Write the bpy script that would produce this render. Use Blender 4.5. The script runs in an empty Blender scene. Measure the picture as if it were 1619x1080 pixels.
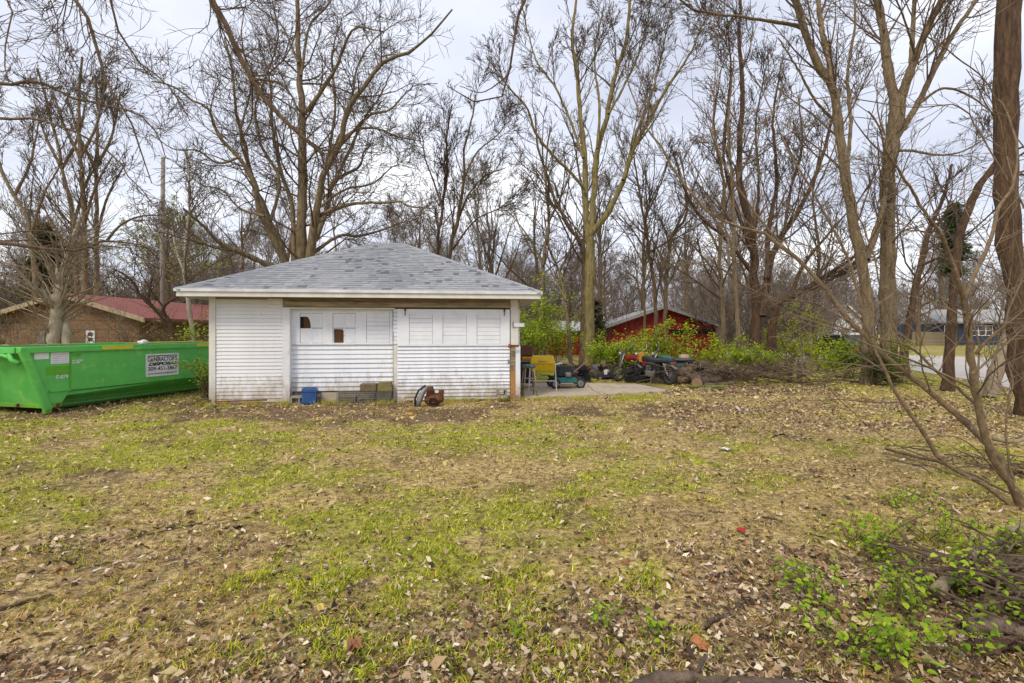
import bpy, math, random
import numpy as np
from mathutils import Vector, Matrix

# ---------------------------------------------------------------- camera, sky, sun, exposure
SC = bpy.context.scene
COL = SC.collection
F, CX, HY, H = 780.0, 809.5, 525.0, 1.55        # focal length in photo pixels, principal point, eye height
cam_d = bpy.data.cameras.new('camera'); cam = bpy.data.objects.new('camera', cam_d); COL.objects.link(cam)
cam.location = (0, 0, H); cam.rotation_euler = (math.radians(90), 0, 0)
cam_d.sensor_width = 36; cam_d.lens = F / 1619 * 36; cam_d.shift_y = -15 / 1619
cam_d.clip_start = 0.05; cam_d.clip_end = 3000
SC.camera = cam
SUN_EL, SUN_AZ = math.radians(48), math.radians(-148)    # azimuth clockwise from +Y: behind the camera, to the left
wd = bpy.data.worlds.new('World'); SC.world = wd; wd.use_nodes = True
nt = wd.node_tree; nt.nodes.clear()
def wn(t, **k):
    n = nt.nodes.new(t)
    for a, b in k.items(): setattr(n, a, b)
    return n
wo = wn('ShaderNodeOutputWorld'); sky = wn('ShaderNodeTexSky', sky_type='NISHITA', sun_disc=False)
sky.sun_elevation = SUN_EL; sky.sun_rotation = SUN_AZ; sky.air_density = 1.2; sky.dust_density = 3.0
b1 = wn('ShaderNodeBackground'); b1.inputs[1].default_value = 0.11
nt.links.new(sky.outputs[0], b1.inputs[0])
# an overcast layer: cloud sheets on a plane overhead, so they flatten towards the horizon
tc = wn('ShaderNodeTexCoord'); sx = wn('ShaderNodeSeparateXYZ'); nt.links.new(tc.outputs['Generated'], sx.inputs[0])
def wm(op, a, b):
    n = wn('ShaderNodeMath', operation=op)
    for i, q in enumerate((a, b)):
        if isinstance(q, (int, float)): n.inputs[i].default_value = q
        else: nt.links.new(q, n.inputs[i])
    return n.outputs[0]
zc = wm('ADD', wm('ABSOLUTE', sx.outputs[2], 0), 0.16)
cx = wn('ShaderNodeCombineXYZ')
nt.links.new(wm('DIVIDE', sx.outputs[0], zc), cx.inputs[0]); nt.links.new(wm('DIVIDE', sx.outputs[1], zc), cx.inputs[1])
cx.inputs[2].default_value = 3.7
n1 = wn('ShaderNodeTexNoise'); n1.inputs['Scale'].default_value = 0.75; n1.inputs['Detail'].default_value = 6; n1.inputs['Roughness'].default_value = 0.5
nt.links.new(cx.outputs[0], n1.inputs[0])
cr = wn('ShaderNodeValToRGB'); nt.links.new(n1.outputs[0], cr.inputs[0])
e = cr.color_ramp.elements
e[0].position = 0.34; e[0].color = (0.49, 0.52, 0.62, 1)
e[1].position = 0.68; e[1].color = (1.0, 1.0, 1.02, 1)
m = e.new(0.5); m.color = (0.66, 0.69, 0.785, 1)
b2 = wn('ShaderNodeBackground'); b2.inputs[1].default_value = 0.94
nt.links.new(cr.outputs[0], b2.inputs[0])
mx = wn('ShaderNodeMixShader'); mx.inputs[0].default_value = 0.9
nt.links.new(b1.outputs[0], mx.inputs[1]); nt.links.new(b2.outputs[0], mx.inputs[2]); nt.links.new(mx.outputs[0], wo.inputs[0])
sun_d = bpy.data.lights.new('sun', 'SUN'); sun_d.energy = 1.5; sun_d.angle = math.radians(14); sun_d.color = (1.0, 0.90, 0.74)
sun = bpy.data.objects.new('sun', sun_d); COL.objects.link(sun)
sdir = Vector((math.sin(SUN_AZ) * math.cos(SUN_EL), math.cos(SUN_AZ) * math.cos(SUN_EL), math.sin(SUN_EL)))
sun.rotation_euler = sdir.to_track_quat('Z', 'Y').to_euler(); sun.location = sdir * 60
SC.view_settings.view_transform = 'Standard'; SC.view_settings.look = 'None'
SC.view_settings.exposure = 0.64; SC.view_settings.gamma = 1; SC.view_settings.use_curve_mapping = False
SC.render.engine = 'CYCLES'
try:
    SC.cycles.max_bounces = 5; SC.cycles.transparent_max_bounces = 8; SC.cycles.use_denoising = True
except Exception: pass

# ---------------------------------------------------------------- helpers
rng = np.random.default_rng(11); random.seed(11)
def W(px, py, d): return np.array(((px - CX) / F * d, d, H - (py - HY) / F * d))
def G(px, py):
    d = H * F / (py - HY); return np.array(((px - CX) / F * d, d, 0.0))
def nrm(a): return a / np.maximum(np.linalg.norm(a, axis=-1, keepdims=True), 1e-9)
TAB = np.random.default_rng(3).random((256, 256))
def vn(x, y, s, seed=0):
    x = np.asarray(x) / s + seed * 17.3; y = np.asarray(y) / s + seed * 9.1
    i = np.floor(x).astype(int); j = np.floor(y).astype(int); u = x - i; v = y - j
    u = u * u * (3 - 2 * u); v = v * v * (3 - 2 * v)
    a = TAB[i % 256, j % 256]; b = TAB[(i + 1) % 256, j % 256]; c = TAB[i % 256, (j + 1) % 256]; d = TAB[(i + 1) % 256, (j + 1) % 256]
    return (a * (1 - u) + b * u) * (1 - v) + (c * (1 - u) + d * u) * v
def fbm(x, y, s, seed=0, o=4):
    t = 0; w = 0
    for k in range(o):
        t = t + vn(x, y, s / 2 ** k, seed + k) * 0.55 ** k; w += 0.55 ** k
    return t / w

class MB:
    """collects verts and faces, builds one mesh object"""
    def __init__(s): s.v = []; s.f = []
    def add(s, v, f):
        o = len(s.v); s.v += [tuple(map(float, q)) for q in v]; s.f += [tuple(i + o for i in q) for q in f]; return s
    def box(s, x0, x1, y0, y1, z0, z1, rot=None, at=None):
        v = [(x, y, z) for z in (z0, z1) for y in (y0, y1) for x in (x0, x1)]
        if rot is not None: v = [tuple(rot @ Vector(q)) for q in v]
        if at is not None: v = [tuple(np.add(q, at)) for q in v]
        return s.add(v, [(0, 2, 3, 1), (4, 5, 7, 6), (0, 1, 5, 4), (2, 6, 7, 3), (0, 4, 6, 2), (1, 3, 7, 5)])
    def hexa(s, a, b):      # two quads (4 points each), joined
        return s.add(list(a) + list(b), [(3, 2, 1, 0), (4, 5, 6, 7), (0, 1, 5, 4), (1, 2, 6, 5), (2, 3, 7, 6), (3, 0, 4, 7)])
    def prism(s, poly, vec):
        n = len(poly); a = [np.array(p, float) for p in poly]; b = [p + np.array(vec, float) for p in a]
        return s.add(a + b, [tuple(range(n))[::-1], tuple(range(n, 2 * n))] + [(i, (i + 1) % n, n + (i + 1) % n, n + i) for i in range(n)])
    def tube(s, pts, r, n=8, cap=True):
        P = np.array(pts, float); r = np.broadcast_to(np.array(r, float), (len(P),))
        v, q = tubes(P[None], r[None], n)
        f = [tuple(x) for x in q]
        if cap: f += [tuple(range(n))[::-1], tuple(range((len(P) - 1) * n, len(P) * n))]
        return s.add(v, f)
    def ring(s, c, R, r, ax, n=20, m=6):
        ax = nrm(np.array(ax, float)); u = nrm(np.cross(ax, (0.3, 0.5, 0.81))); w = np.cross(ax, u); v = []; f = []
        for i in range(n):
            a = 2 * math.pi * i / n; e = u * math.cos(a) + w * math.sin(a)
            for j in range(m):
                b = 2 * math.pi * j / m; v.append(np.array(c) + e * (R + r * math.cos(b)) + ax * r * math.sin(b))
        for i in range(n):
            for j in range(m):
                f.append((i * m + j, ((i + 1) % n) * m + j, ((i + 1) % n) * m + (j + 1) % m, i * m + (j + 1) % m))
        return s.add(v, f)
    def disc(s, c, R, ax, t, n=16):
        ax = nrm(np.array(ax, float)); u = nrm(np.cross(ax, (0.3, 0.5, 0.81))); w = np.cross(ax, u)
        return s.prism([np.array(c) - ax * t / 2 + R * (u * math.cos(2 * math.pi * i / n) + w * math.sin(2 * math.pi * i / n)) for i in range(n)], ax * t)
    def blob(s, c, rx, ry, rz, n=10, m=7, jit=0.0, rot=None):
        v = []; f = []
        for j in range(m + 1):
            t = math.pi * j / m
            for i in range(n):
                a = 2 * math.pi * i / n; k = 1 + random.uniform(-jit, jit) * (0 < j < m)
                q = Vector((rx * k * math.sin(t) * math.cos(a), ry * k * math.sin(t) * math.sin(a), rz * k * math.cos(t)))
                if rot is not None: q = rot @ q
                v.append(q + Vector(c))
        for j in range(m):
            for i in range(n): f.append((j * n + i, (j + 1) * n + i, (j + 1) * n + (i + 1) % n, j * n + (i + 1) % n))
        return s.add(v, f)
    def sheet(s, prof, x0, x1, ax=1):   # profile of (a, z) swept along x
        n = len(prof)
        return s.add([(x0, a, z) for a, z in prof] + [(x1, a, z) for a, z in prof], [(i, i + 1, n + i + 1, n + i) for i in range(n - 1)])
    def mesh(s, name='m'):
        me = bpy.data.meshes.new(name); me.from_pydata(s.v, [], s.f); me.update(); return me
    def build(s, name, mat, parent=None, smooth=False, bevel=0.0, **k):
        o = bpy.data.objects.new(name, s.mesh(name)); return fin(o, mat, parent, smooth, bevel, **k)

def fin(o, mat, parent=None, smooth=False, bevel=0.0, kind=None, label=None, cat=None, group=None):
    COL.objects.link(o); o.parent = parent
    if mat is not None and not o.data.materials: o.data.materials.append(mat)
    if smooth and o.type == 'MESH': o.data.polygons.foreach_set('use_smooth', [True] * len(o.data.polygons))
    if bevel:
        b = o.modifiers.new('bevel', 'BEVEL'); b.width = bevel; b.segments = 2; b.limit_method = 'ANGLE'
    tag(o, label, cat, group, kind); return o
def tag(o, label=None, cat=None, group=None, kind=None):
    if label: o['label'] = label
    if cat: o['category'] = cat
    if group: o['group'] = group
    if kind: o['kind'] = kind
    return o
def thing(name, label, cat, loc=(0, 0, 0), rz=0, group=None, rot=None):
    o = bpy.data.objects.new(name, None); COL.objects.link(o); o.location = loc
    o.rotation_euler = rot if rot else (0, 0, rz); o.empty_display_size = 0.1
    return tag(o, label, cat, group)
def big(name, V, Q, mat, parent=None, smooth=False, col=None, **k):
    """fast mesh from numpy arrays; Q is (n,4) or (n,3)"""
    me = bpy.data.meshes.new(name); V = np.asarray(V, np.float32); Q = np.asarray(Q, np.int32); n = Q.shape[1]
    me.vertices.add(len(V)); me.vertices.foreach_set('co', V.ravel())
    me.loops.add(Q.size); me.loops.foreach_set('vertex_index', Q.ravel())
    me.polygons.add(len(Q)); me.polygons.foreach_set('loop_start', np.arange(0, Q.size, n, dtype=np.int32))
    me.update(calc_edges=True)
    if smooth: me.polygons.foreach_set('use_smooth', np.ones(len(Q), bool))
    if col is not None:
        a = me.color_attributes.new('col', 'FLOAT_COLOR', 'POINT')
        c = np.ones((len(V), 4), np.float32); c[:, :3] = col; a.data.foreach_set('color', c.ravel())
    o = bpy.data.objects.new(name, me); return fin(o, mat, parent, **k)
def text(s, size, mat, parent, at, rot, ext=0.0008, align='CENTER', shear=0.0, bold=0.0, sx=1.0, name='lettering', wid=None):
    c = bpy.data.curves.new(name, 'FONT'); c.body = s; c.size = size; c.extrude = ext; c.align_x = align; c.align_y = 'CENTER'
    c.shear = shear; c.offset = bold
    tmp = bpy.data.objects.new(name, c); COL.objects.link(tmp); bpy.context.view_layer.update()
    me = bpy.data.meshes.new_from_object(tmp.evaluated_get(bpy.context.evaluated_depsgraph_get())); bpy.data.objects.remove(tmp); me.materials.clear()
    o = bpy.data.objects.new(name, me); o.location = at; o.rotation_euler = rot
    if wid: xs = [v.co.x for v in me.vertices]; sx = wid / (max(xs) - min(xs))
    o.scale = (sx, 1, 1); return fin(o, mat, parent)

# ---------------------------------------------------------------- procedural materials
def shade(name, c1, c2=None, scale=8, rough=0.7, bump=0.15, bscale=None, stretch=(1, 1, 1), wear=None, wearat=0.62, wearscale=9, wearstretch=(1, 1, 1), metal=0.0, spec=0.3, detail=5, trans=0.0, bdist=0.02):
    m = bpy.data.materials.new(name); m.use_nodes = True; t = m.node_tree; N = t.nodes; L = t.links
    b = N['Principled BSDF']; b.inputs['Roughness'].default_value = rough; b.inputs['Metallic'].default_value = metal
    b.inputs['Specular IOR Level'].default_value = spec
    if c2 is None: c2 = tuple(x * 0.72 for x in c1)
    tx = N.new('ShaderNodeTexCoord'); mp = N.new('ShaderNodeMapping'); mp.inputs['Scale'].default_value = stretch; L.new(tx.outputs['Object'], mp.inputs[0])
    n = N.new('ShaderNodeTexNoise'); n.inputs['Scale'].default_value = scale; n.inputs['Detail'].default_value = detail; n.inputs['Roughness'].default_value = 0.6; L.new(mp.outputs[0], n.inputs[0])
    r = N.new('ShaderNodeValToRGB'); L.new(n.outputs[0], r.inputs[0])
    r.color_ramp.elements[0].position = 0.32; r.color_ramp.elements[0].color = (*c2, 1)
    r.color_ramp.elements[1].position = 0.66; r.color_ramp.elements[1].color = (*c1, 1)
    out = r.outputs[0]
    if wear is not None:
        mw = N.new('ShaderNodeMapping'); mw.inputs['Scale'].default_value = wearstretch; L.new(tx.outputs['Object'], mw.inputs[0])
        w = N.new('ShaderNodeTexNoise'); w.inputs['Scale'].default_value = wearscale; w.inputs['Detail'].default_value = 6; w.inputs['Roughness'].default_value = 0.65; L.new(mw.outputs[0], w.inputs[0])
        g = N.new('ShaderNodeValToRGB'); g.color_ramp.elements[0].position = wearat; g.color_ramp.elements[1].position = min(1, wearat + 0.06); L.new(w.outputs[0], g.inputs[0])
        x = N.new('ShaderNodeMix'); x.data_type = 'RGBA'; L.new(g.outputs[0], x.inputs[0]); L.new(out, x.inputs[6]); x.inputs[7].default_value = (*wear, 1); out = x.outputs[2]
    L.new(out, b.inputs['Base Color'])
    if bump:
        n2 = N.new('ShaderNodeTexNoise'); n2.inputs['Scale'].default_value = bscale or scale * 3; n2.inputs['Detail'].default_value = 4; L.new(mp.outputs[0], n2.inputs[0])
        bp = N.new('ShaderNodeBump'); bp.inputs['Strength'].default_value = bump; bp.inputs['Distance'].default_value = bdist; L.new(n2.outputs[0], bp.inputs['Height']); L.new(bp.outputs[0], b.inputs['Normal'])
    return m
def vcol(name, rough=0.8, trans=0.0, nscale=0, namt=0.3, bump=0, bscale=60):
    m = bpy.data.materials.new(name); m.use_nodes = True; t = m.node_tree; N = t.nodes; L = t.links
    b = N['Principled BSDF']; b.inputs['Roughness'].default_value = rough; b.inputs['Specular IOR Level'].default_value = 0.2
    a = N.new('ShaderNodeAttribute'); a.attribute_name = 'col'; out = a.outputs[0]
    if nscale:
        tx = N.new('ShaderNodeTexCoord'); n = N.new('ShaderNodeTexNoise'); n.inputs['Scale'].default_value = nscale; n.inputs['Detail'].default_value = 8; n.inputs['Roughness'].default_value = 0.75
        L.new(tx.outputs['Object'], n.inputs[0])
        r = N.new('ShaderNodeMapRange'); r.inputs[1].default_value = 0.34; r.inputs[2].default_value = 0.66; r.inputs[3].default_value = 1 - namt; r.inputs[4].default_value = 1 + namt; L.new(n.outputs[0], r.inputs[0])
        x = N.new('ShaderNodeVectorMath'); x.operation = 'SCALE'; L.new(out, x.inputs[0]); L.new(r.outputs[0], x.inputs['Scale']); out = x.outputs[0]
        if bump:
            n2 = N.new('ShaderNodeTexNoise'); n2.inputs['Scale'].default_value = bscale; n2.inputs['Detail'].default_value = 5; L.new(tx.outputs['Object'], n2.inputs[0])
            bp = N.new('ShaderNodeBump'); bp.inputs['Strength'].default_value = bump; bp.inputs['Distance'].default_value = 0.03; L.new(n2.outputs[0], bp.inputs['Height']); L.new(bp.outputs[0], b.inputs['Normal'])
    L.new(out, b.inputs['Base Color'])
    if trans:
        tr = N.new('ShaderNodeBsdfTranslucent'); L.new(out, tr.inputs[0]); ms = N.new('ShaderNodeMixShader'); ms.inputs[0].default_value = trans
        L.new(b.outputs[0], ms.inputs[1]); L.new(tr.outputs[0], ms.inputs[2]); L.new(ms.outputs[0], N['Material Output'].inputs[0])
    return m
def glass(name, c=(0.02, 0.025, 0.03)): 
    return shade(name, c, scale=2, rough=0.08, bump=0, spec=0.6)

M = {}
M['siding'] = shade('white_painted_siding', (0.80, 0.825, 0.88), (0.70, 0.725, 0.78), 5, 0.55, 0.08, wear=(0.30, 0.26, 0.22), wearat=0.64, wearscale=14, wearstretch=(0.6, 1, 2.2))
M['siding_clean'] = shade('cream_vinyl_siding', (0.79, 0.79, 0.81), (0.71, 0.71, 0.73), 3, 0.5, 0.04, wear=(0.55, 0.5, 0.42), wearat=0.72, wearscale=4)
M['door_paint'] = shade('white_door_paint', (0.82, 0.845, 0.90), (0.73, 0.755, 0.81), 4, 0.5, 0.06, wear=(0.36, 0.31, 0.25), wearat=0.665, wearscale=16)
M['trim'] = shade('cream_trim_paint', (0.74, 0.72, 0.68), (0.62, 0.59, 0.54), 4, 0.55, 0.1, wear=(0.33, 0.27, 0.2), wearat=0.64, wearscale=7, wearstretch=(0.35, 1, 2))
M['drip'] = shade('white_metal_edge', (0.78, 0.79, 0.80), None, 2, 0.4, 0.0)
M['weathered'] = shade('weathered_wood', (0.42, 0.34, 0.22), (0.20, 0.15, 0.09), 6, 0.85, 0.4, stretch=(0.4, 3, 3))
M['soffit'] = shade('soffit_boards', (0.50, 0.46, 0.37), (0.36, 0.32, 0.24), 4, 0.8, 0.2)
M['osb'] = shade('orange_plywood', (0.46, 0.25, 0.08), (0.32, 0.15, 0.045), 20, 0.8, 0.2, stretch=(3, 1, 0.6))
M['hole'] = shade('dark_brown_card', (0.13, 0.065, 0.03), None, 6, 0.9, 0.1)
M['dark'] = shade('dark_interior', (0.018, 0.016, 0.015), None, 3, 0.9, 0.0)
M['concrete'] = shade('concrete', (0.47, 0.39, 0.29), (0.34, 0.28, 0.20), 5, 0.9, 0.3, wear=(0.16, 0.14, 0.11), wearat=0.62, wearscale=2.2)
M['block'] = shade('concrete_block', (0.36, 0.32, 0.27), (0.2, 0.18, 0.15), 14, 0.95, 0.4)
M['moss'] = shade('mossy_stone', (0.20, 0.21, 0.05), (0.17, 0.12, 0.07), 9, 0.95, 0.5)
M['brownstone'] = shade('brown_stone', (0.20, 0.155, 0.09), (0.11, 0.085, 0.05), 12, 0.95, 0.5)
M['shingle'] = [shade('roof_shingle_%s' % n, c, tuple(x * .8 for x in c), 40, 0.95, 0.3) for n, c in (('pale', (.345, .355, .375)), ('mid', (.32, .33, .35)), ('grey', (.295, .305, .325)), ('slate', (.17, .178, .195)), ('light', (.375, .385, .405)))]
M['green'] = shade('green_container_paint', (0.125, 0.52, 0.105), (0.09, 0.43, 0.075), 2.5, 0.5, 0.1, wear=(0.21, 0.55, 0.11), wearat=0.58, wearscale=3.2, spec=0.45)
M['green_hi'] = shade('fresh_green_paint', (0.13, 0.42, 0.02), (0.09, 0.34, 0.02), 4, 0.45, 0.03)
M['rust'] = shade('rusty_steel', (0.30, 0.10, 0.03), (0.10, 0.035, 0.015), 16, 0.9, 0.5)
M['black'] = shade('black_plastic', (0.02, 0.02, 0.022), None, 8, 0.5, 0.1)
M['rubber'] = shade('black_rubber', (0.022, 0.021, 0.02), (0.04, 0.037, 0.033), 20, 0.85, 0.3)
M['ink'] = shade('black_ink', (0.012, 0.012, 0.014), None, 8, 0.6, 0)
M['paper'] = shade('white_sticker', (0.78, 0.79, 0.80), (0.68, 0.68, 0.70), 5, 0.5, 0, wear=(0.6, 0.6, 0.6), wearat=0.6, wearscale=20)
M['yellow'] = shade('yellow_enamel', (0.66, 0.44, 0.012), (0.52, 0.33, 0.01), 9, 0.45, 0.1, wear=(0.12, 0.08, 0.03), wearat=0.66, wearscale=12)
M['reflect'] = shade('yellow_reflector', (0.75, 0.6, 0.03), None, 30, 0.4, 0)
M['chrome'] = shade('dull_chrome', (0.40, 0.39, 0.38), (0.2, 0.18, 0.16), 12, 0.42, 0.05, metal=0.7, wear=(.2, .1, .05), wearat=.58)
M['steel'] = shade('grey_steel', (0.26, 0.26, 0.26), (0.16, 0.15, 0.14), 12, 0.5, 0.1, metal=0.4)
M['wire'] = shade('grey_wire', (0.36, 0.34, 0.30), (0.22, 0.18, 0.13), 20, 0.6, 0.1, metal=0.3)
M['blue'] = shade('blue_plastic', (0.03, 0.10, 0.27), (0.02, 0.06, 0.18), 7, 0.5, 0.1, wear=(0.15, 0.2, 0.3), wearat=0.64)
M['red'] = shade('red_plastic', (0.34, 0.016, 0.016), None, 7, 0.4, 0.05)
M['teal'] = shade('teal_paint', (0.02, 0.14, 0.14), (0.012, 0.08, 0.08), 8, 0.5, 0.05, wear=(.1, .08, .05), wearat=.6)
M['orange'] = shade('orange_plastic', (0.55, 0.24, 0.02), None, 8, 0.5, 0.1)
M['white'] = shade('white_plastic', (0.72, 0.72, 0.7), None, 8, 0.5, 0.05)
M['vinyl'] = shade('black_seat_vinyl', (0.03, 0.032, 0.04), None, 12, 0.42, 0.15)
M['tan'] = shade('tan_vinyl', (0.42, 0.29, 0.18), None, 8, 0.6, 0.1)
M['greyseat'] = shade('grey_seat_cloth', (0.13, 0.145, 0.16), (0.07, 0.08, 0.09), 14, 0.9, 0.3)
M['stoolwood'] = shade('worn_stool_wood', (0.32, 0.24, 0.17), (0.2, 0.145, 0.1), 12, 0.7, 0.2)
M['bark'] = shade('tan_bark', (0.285, 0.215, 0.125), (0.11, 0.08, 0.048), 8, 0.95, 1.0, bscale=26, stretch=(1.6, 1.6, 0.35), bdist=0.05)
M['bark_olive'] = shade('mossy_olive_bark', (0.29, 0.24, 0.09), (0.12, 0.095, 0.042), 8, 0.95, 1.0, bscale=26, stretch=(1.6, 1.6, 0.35), bdist=0.05)
M['bark_dark'] = shade('dark_shaggy_bark', (0.165, 0.10, 0.058), (0.055, 0.034, 0.022), 9, 0.95, 1.0, bscale=26, stretch=(2, 2, 0.3), bdist=0.06)
M['bark_brown'] = shade('brown_bark', (0.22, 0.155, 0.09), (0.10, 0.068, 0.042), 8, 0.95, 1.0, bscale=24, stretch=(1.6, 1.6, 0.35), bdist=0.05)
M['bark_pale'] = shade('pale_bark', (0.42, 0.37, 0.28), (0.25, 0.20, 0.14), 6, 0.95, 0.6, bscale=22, stretch=(1.6, 1.6, 0.5), bdist=0.04)
M['bark_smooth'] = shade('smooth_grey_bark', (0.33, 0.27, 0.175), (0.18, 0.14, 0.095), 9, 0.85, 0.5, bscale=40, stretch=(1, 1, 0.5))
M['bark_sapling'] = shade('brown_sapling_bark', (0.235, 0.165, 0.09), (0.11, 0.078, 0.046), 22, 0.8, 0.6, bscale=60, stretch=(1, 1, .6), wear=(.42, .36, .27), wearat=.62, wearscale=16)
M['twig'] = shade('twig_bark', (0.15, 0.104, 0.066), (0.08, 0.056, 0.037), 9, 0.95, 0)
M['twig_dark'] = shade('dark_twig_bark', (0.105, 0.073, 0.052), (0.06, 0.042, 0.032), 9, 0.95, 0)
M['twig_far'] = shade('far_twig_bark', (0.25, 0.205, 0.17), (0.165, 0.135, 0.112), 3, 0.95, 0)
M['twig_sapling'] = shade('sapling_twig_bark', (0.24, 0.18, 0.115), (0.12, 0.088, 0.058), 5, 0.9, 0)
M['engine_rust'] = shade('old_engine_rust', (0.19, 0.075, 0.032), (0.06, 0.028, 0.016), 18, 0.9, 0.5)
M['twig_pale'] = shade('pale_twig_bark', (0.33, 0.26, 0.17), (0.2, 0.15, 0.10), 9, 0.9, 0)
M['leafv'] = vcol('leaf_surface', 0.6, 0.5)
M['litter'] = vcol('dry_leaf_surface', 0.85, 0.15)
M['grassv'] = vcol('grass_blade_surface', 0.75, 0.3)
M['groundv'] = vcol('lawn_soil', 0.95, 0, 16, 0.85, 1.0, 45)
M['cutwood'] = shade('cut_wood', (0.33, 0.22, 0.13), (0.19, 0.125, 0.075), 14, 0.9, 0.3)
M['log'] = shade('log_bark', (0.17, 0.125, 0.09), (0.06, 0.042, 0.03), 8, 0.95, 0.9, bscale=20, bdist=0.05)
M['logmoss'] = shade('mossy_log_bark', (0.16, 0.19, 0.03), (0.08, 0.06, 0.035), 8, 0.95, 0.8, bscale=20)
M['redbrick'] = None
def grime(m, col, top, amt, scale=7, rust=None):
    """soil splashed up from the ground: noise fading out with height"""
    t = m.node_tree; N = t.nodes; L = t.links; b = N['Principled BSDF']; src = b.inputs['Base Color'].links[0].from_socket
    ge = N.new('ShaderNodeNewGeometry'); sp_ = N.new('ShaderNodeSeparateXYZ'); L.new(ge.outputs['Position'], sp_.inputs[0])
    r = N.new('ShaderNodeMapRange'); r.inputs[1].default_value = 0.0; r.inputs[2].default_value = top; r.inputs[3].default_value = .42; r.inputs[4].default_value = -.05; L.new(sp_.outputs[2], r.inputs[0])
    n = N.new('ShaderNodeTexNoise'); n.inputs['Scale'].default_value = scale; n.inputs['Detail'].default_value = 7; n.inputs['Roughness'].default_value = .7; mp = N.new('ShaderNodeMapping'); mp.inputs['Scale'].default_value = (1, 1, .45); L.new(ge.outputs['Position'], mp.inputs[0]); L.new(mp.outputs[0], n.inputs[0])
    a = N.new('ShaderNodeMath'); a.operation = 'ADD'; L.new(n.outputs[0], a.inputs[0]); L.new(r.outputs[0], a.inputs[1])
    k = N.new('ShaderNodeMapRange'); k.inputs[1].default_value = .55; k.inputs[2].default_value = .9; k.inputs[4].default_value = amt; L.new(a.outputs[0], k.inputs[0])
    x = N.new('ShaderNodeMix'); x.data_type = 'RGBA'; L.new(k.outputs[0], x.inputs[0]); L.new(src, x.inputs[6]); x.inputs[7].default_value = (*col, 1); L.new(x.outputs[2], b.inputs['Base Color'])
for k_ in ('siding', 'siding_clean', 'trim', 'door_paint'): grime(M[k_], (.34, .27, .17), .75, .85)
grime(M['green'], (.12, .16, .05), .3, .5, 5); grime(M['green_hi'], (.16, .13, .05), .3, .6, 5)

# ---------------------------------------------------------------- branches and trees
def tubes(P, r, sides):
    N, n, _ = P.shape
    T = np.empty_like(P); T[:, 1:-1] = P[:, 2:] - P[:, :-2]; T[:, 0] = P[:, 1] - P[:, 0]; T[:, -1] = P[:, -1] - P[:, -2]; T = nrm(T)
    md = nrm(P[:, -1] - P[:, 0]); ref = np.where(np.abs(md[:, 2:3]) > 0.8, np.array([[1.0, 0.13, 0]]), np.array([[0.05, 0.1, 1.0]]))
    ref = np.repeat(ref[:, None], n, 1)
    A = nrm(ref - (ref * T).sum(-1, keepdims=True) * T); B = np.cross(T, A)
    a = np.arange(sides) * 2 * np.pi / sides
    V = P[:, :, None] + r[:, :, None, None] * (A[:, :, None] * np.cos(a)[None, None, :, None] + B[:, :, None] * np.sin(a)[None, None, :, None])
    i = np.arange(N)[:, None, None] * n * sides + np.arange(n - 1)[None, :, None] * sides
    s0 = np.arange(sides)[None, None]; s1 = (s0 + 1) % sides
    Q = np.stack([i + s0, i + s1, i + sides + s1, i + sides + s0], -1).reshape(-1, 4)
    return V.reshape(-1, 3), Q
def spline(p, n):
    p = np.array(p, float)
    if len(p) == 2: return p[0] + (p[1] - p[0]) * np.linspace(0, 1, n)[:, None]
    s = np.r_[0, np.cumsum(np.linalg.norm(np.diff(p[:, :3], axis=0), axis=1))]; t = np.linspace(0, s[-1], n); i = np.clip(np.searchsorted(s, t, 'right') - 1, 0, len(p) - 2)
    u = ((t - s[i]) / (s[i + 1] - s[i]))[:, None]
    e = np.vstack([2 * p[0] - p[1], p, 2 * p[-1] - p[-2]]); a, b, c, d = e[i], e[i + 1], e[i + 2], e[i + 3]
    return 0.5 * (2 * b + (c - a) * u + (2 * a - 5 * b + 4 * c - d) * u ** 2 + (3 * b - a - 3 * c + d) * u ** 3)
def grow(st, di, ln, r0, r1, n, wob, up):
    N = len(st); P = np.empty((N, n + 1, 3)); P[:, 0] = st; d = nrm(di); step = (ln / n)[:, None]
    drift = rng.normal(0, wob * 0.5, (N, 3))
    for k in range(n):
        d = nrm(d + rng.normal(0, wob, (N, 3)) + drift + np.array([0, 0, up]))
        P[:, k + 1] = P[:, k] + d * step
    t = np.linspace(0, 1, n + 1)[None]; r = r0[:, None] * (1 - t) + np.minimum(r1, r0)[:, None] * t
    return P, r
def sprout(P, r, ln, k, t0, t1, ang, lr, rr, rmin, zmin=0.0, rcap=9.0):
    """k children on each parent; returns starts, dirs, lengths, radii"""
    N, n, _ = P.shape
    kk = rng.poisson(k * np.ones(N)) if np.isscalar(k) else rng.poisson(k)
    idx = np.repeat(np.arange(N), kk); C = len(idx)
    t = t0 + (t1 - t0) * rng.random(C) ** 0.85; x = t * (n - 1); i = np.minimum(x.astype(int), n - 2); u = (x - i)[:, None]
    p = P[idx, i] * (1 - u) + P[idx, i + 1] * u; T = nrm(P[idx, i + 1] - P[idx, i]); rad = r[idx, i] * (1 - u[:, 0]) + r[idx, i + 1] * u[:, 0]
    v = rng.normal(0, 1, (C, 3)); v = nrm(v - (v * T).sum(-1, keepdims=True) * T); a = np.radians(rng.uniform(ang[0], ang[1], C))[:, None]
    d = T * np.cos(a) + v * np.sin(a)
    R_ = np.clip(rad * rng.uniform(rr[0], rr[1], C), rmin, rcap)
    L = (ln[idx] * (1.15 - 0.6 * t) if lr[1] < 5 else R_) * rng.uniform(lr[0], lr[1], C)
    ok = (p[:, 2] > zmin) & (L > 0.02)
    return p[ok], d[ok], L[ok], R_[ok]
def meshcat(parts):
    V = []; Q = []; o = 0
    for v, q in parts: V.append(v); Q.append(q + o); o += len(v)
    return np.vstack(V), np.vstack(Q)
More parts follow.
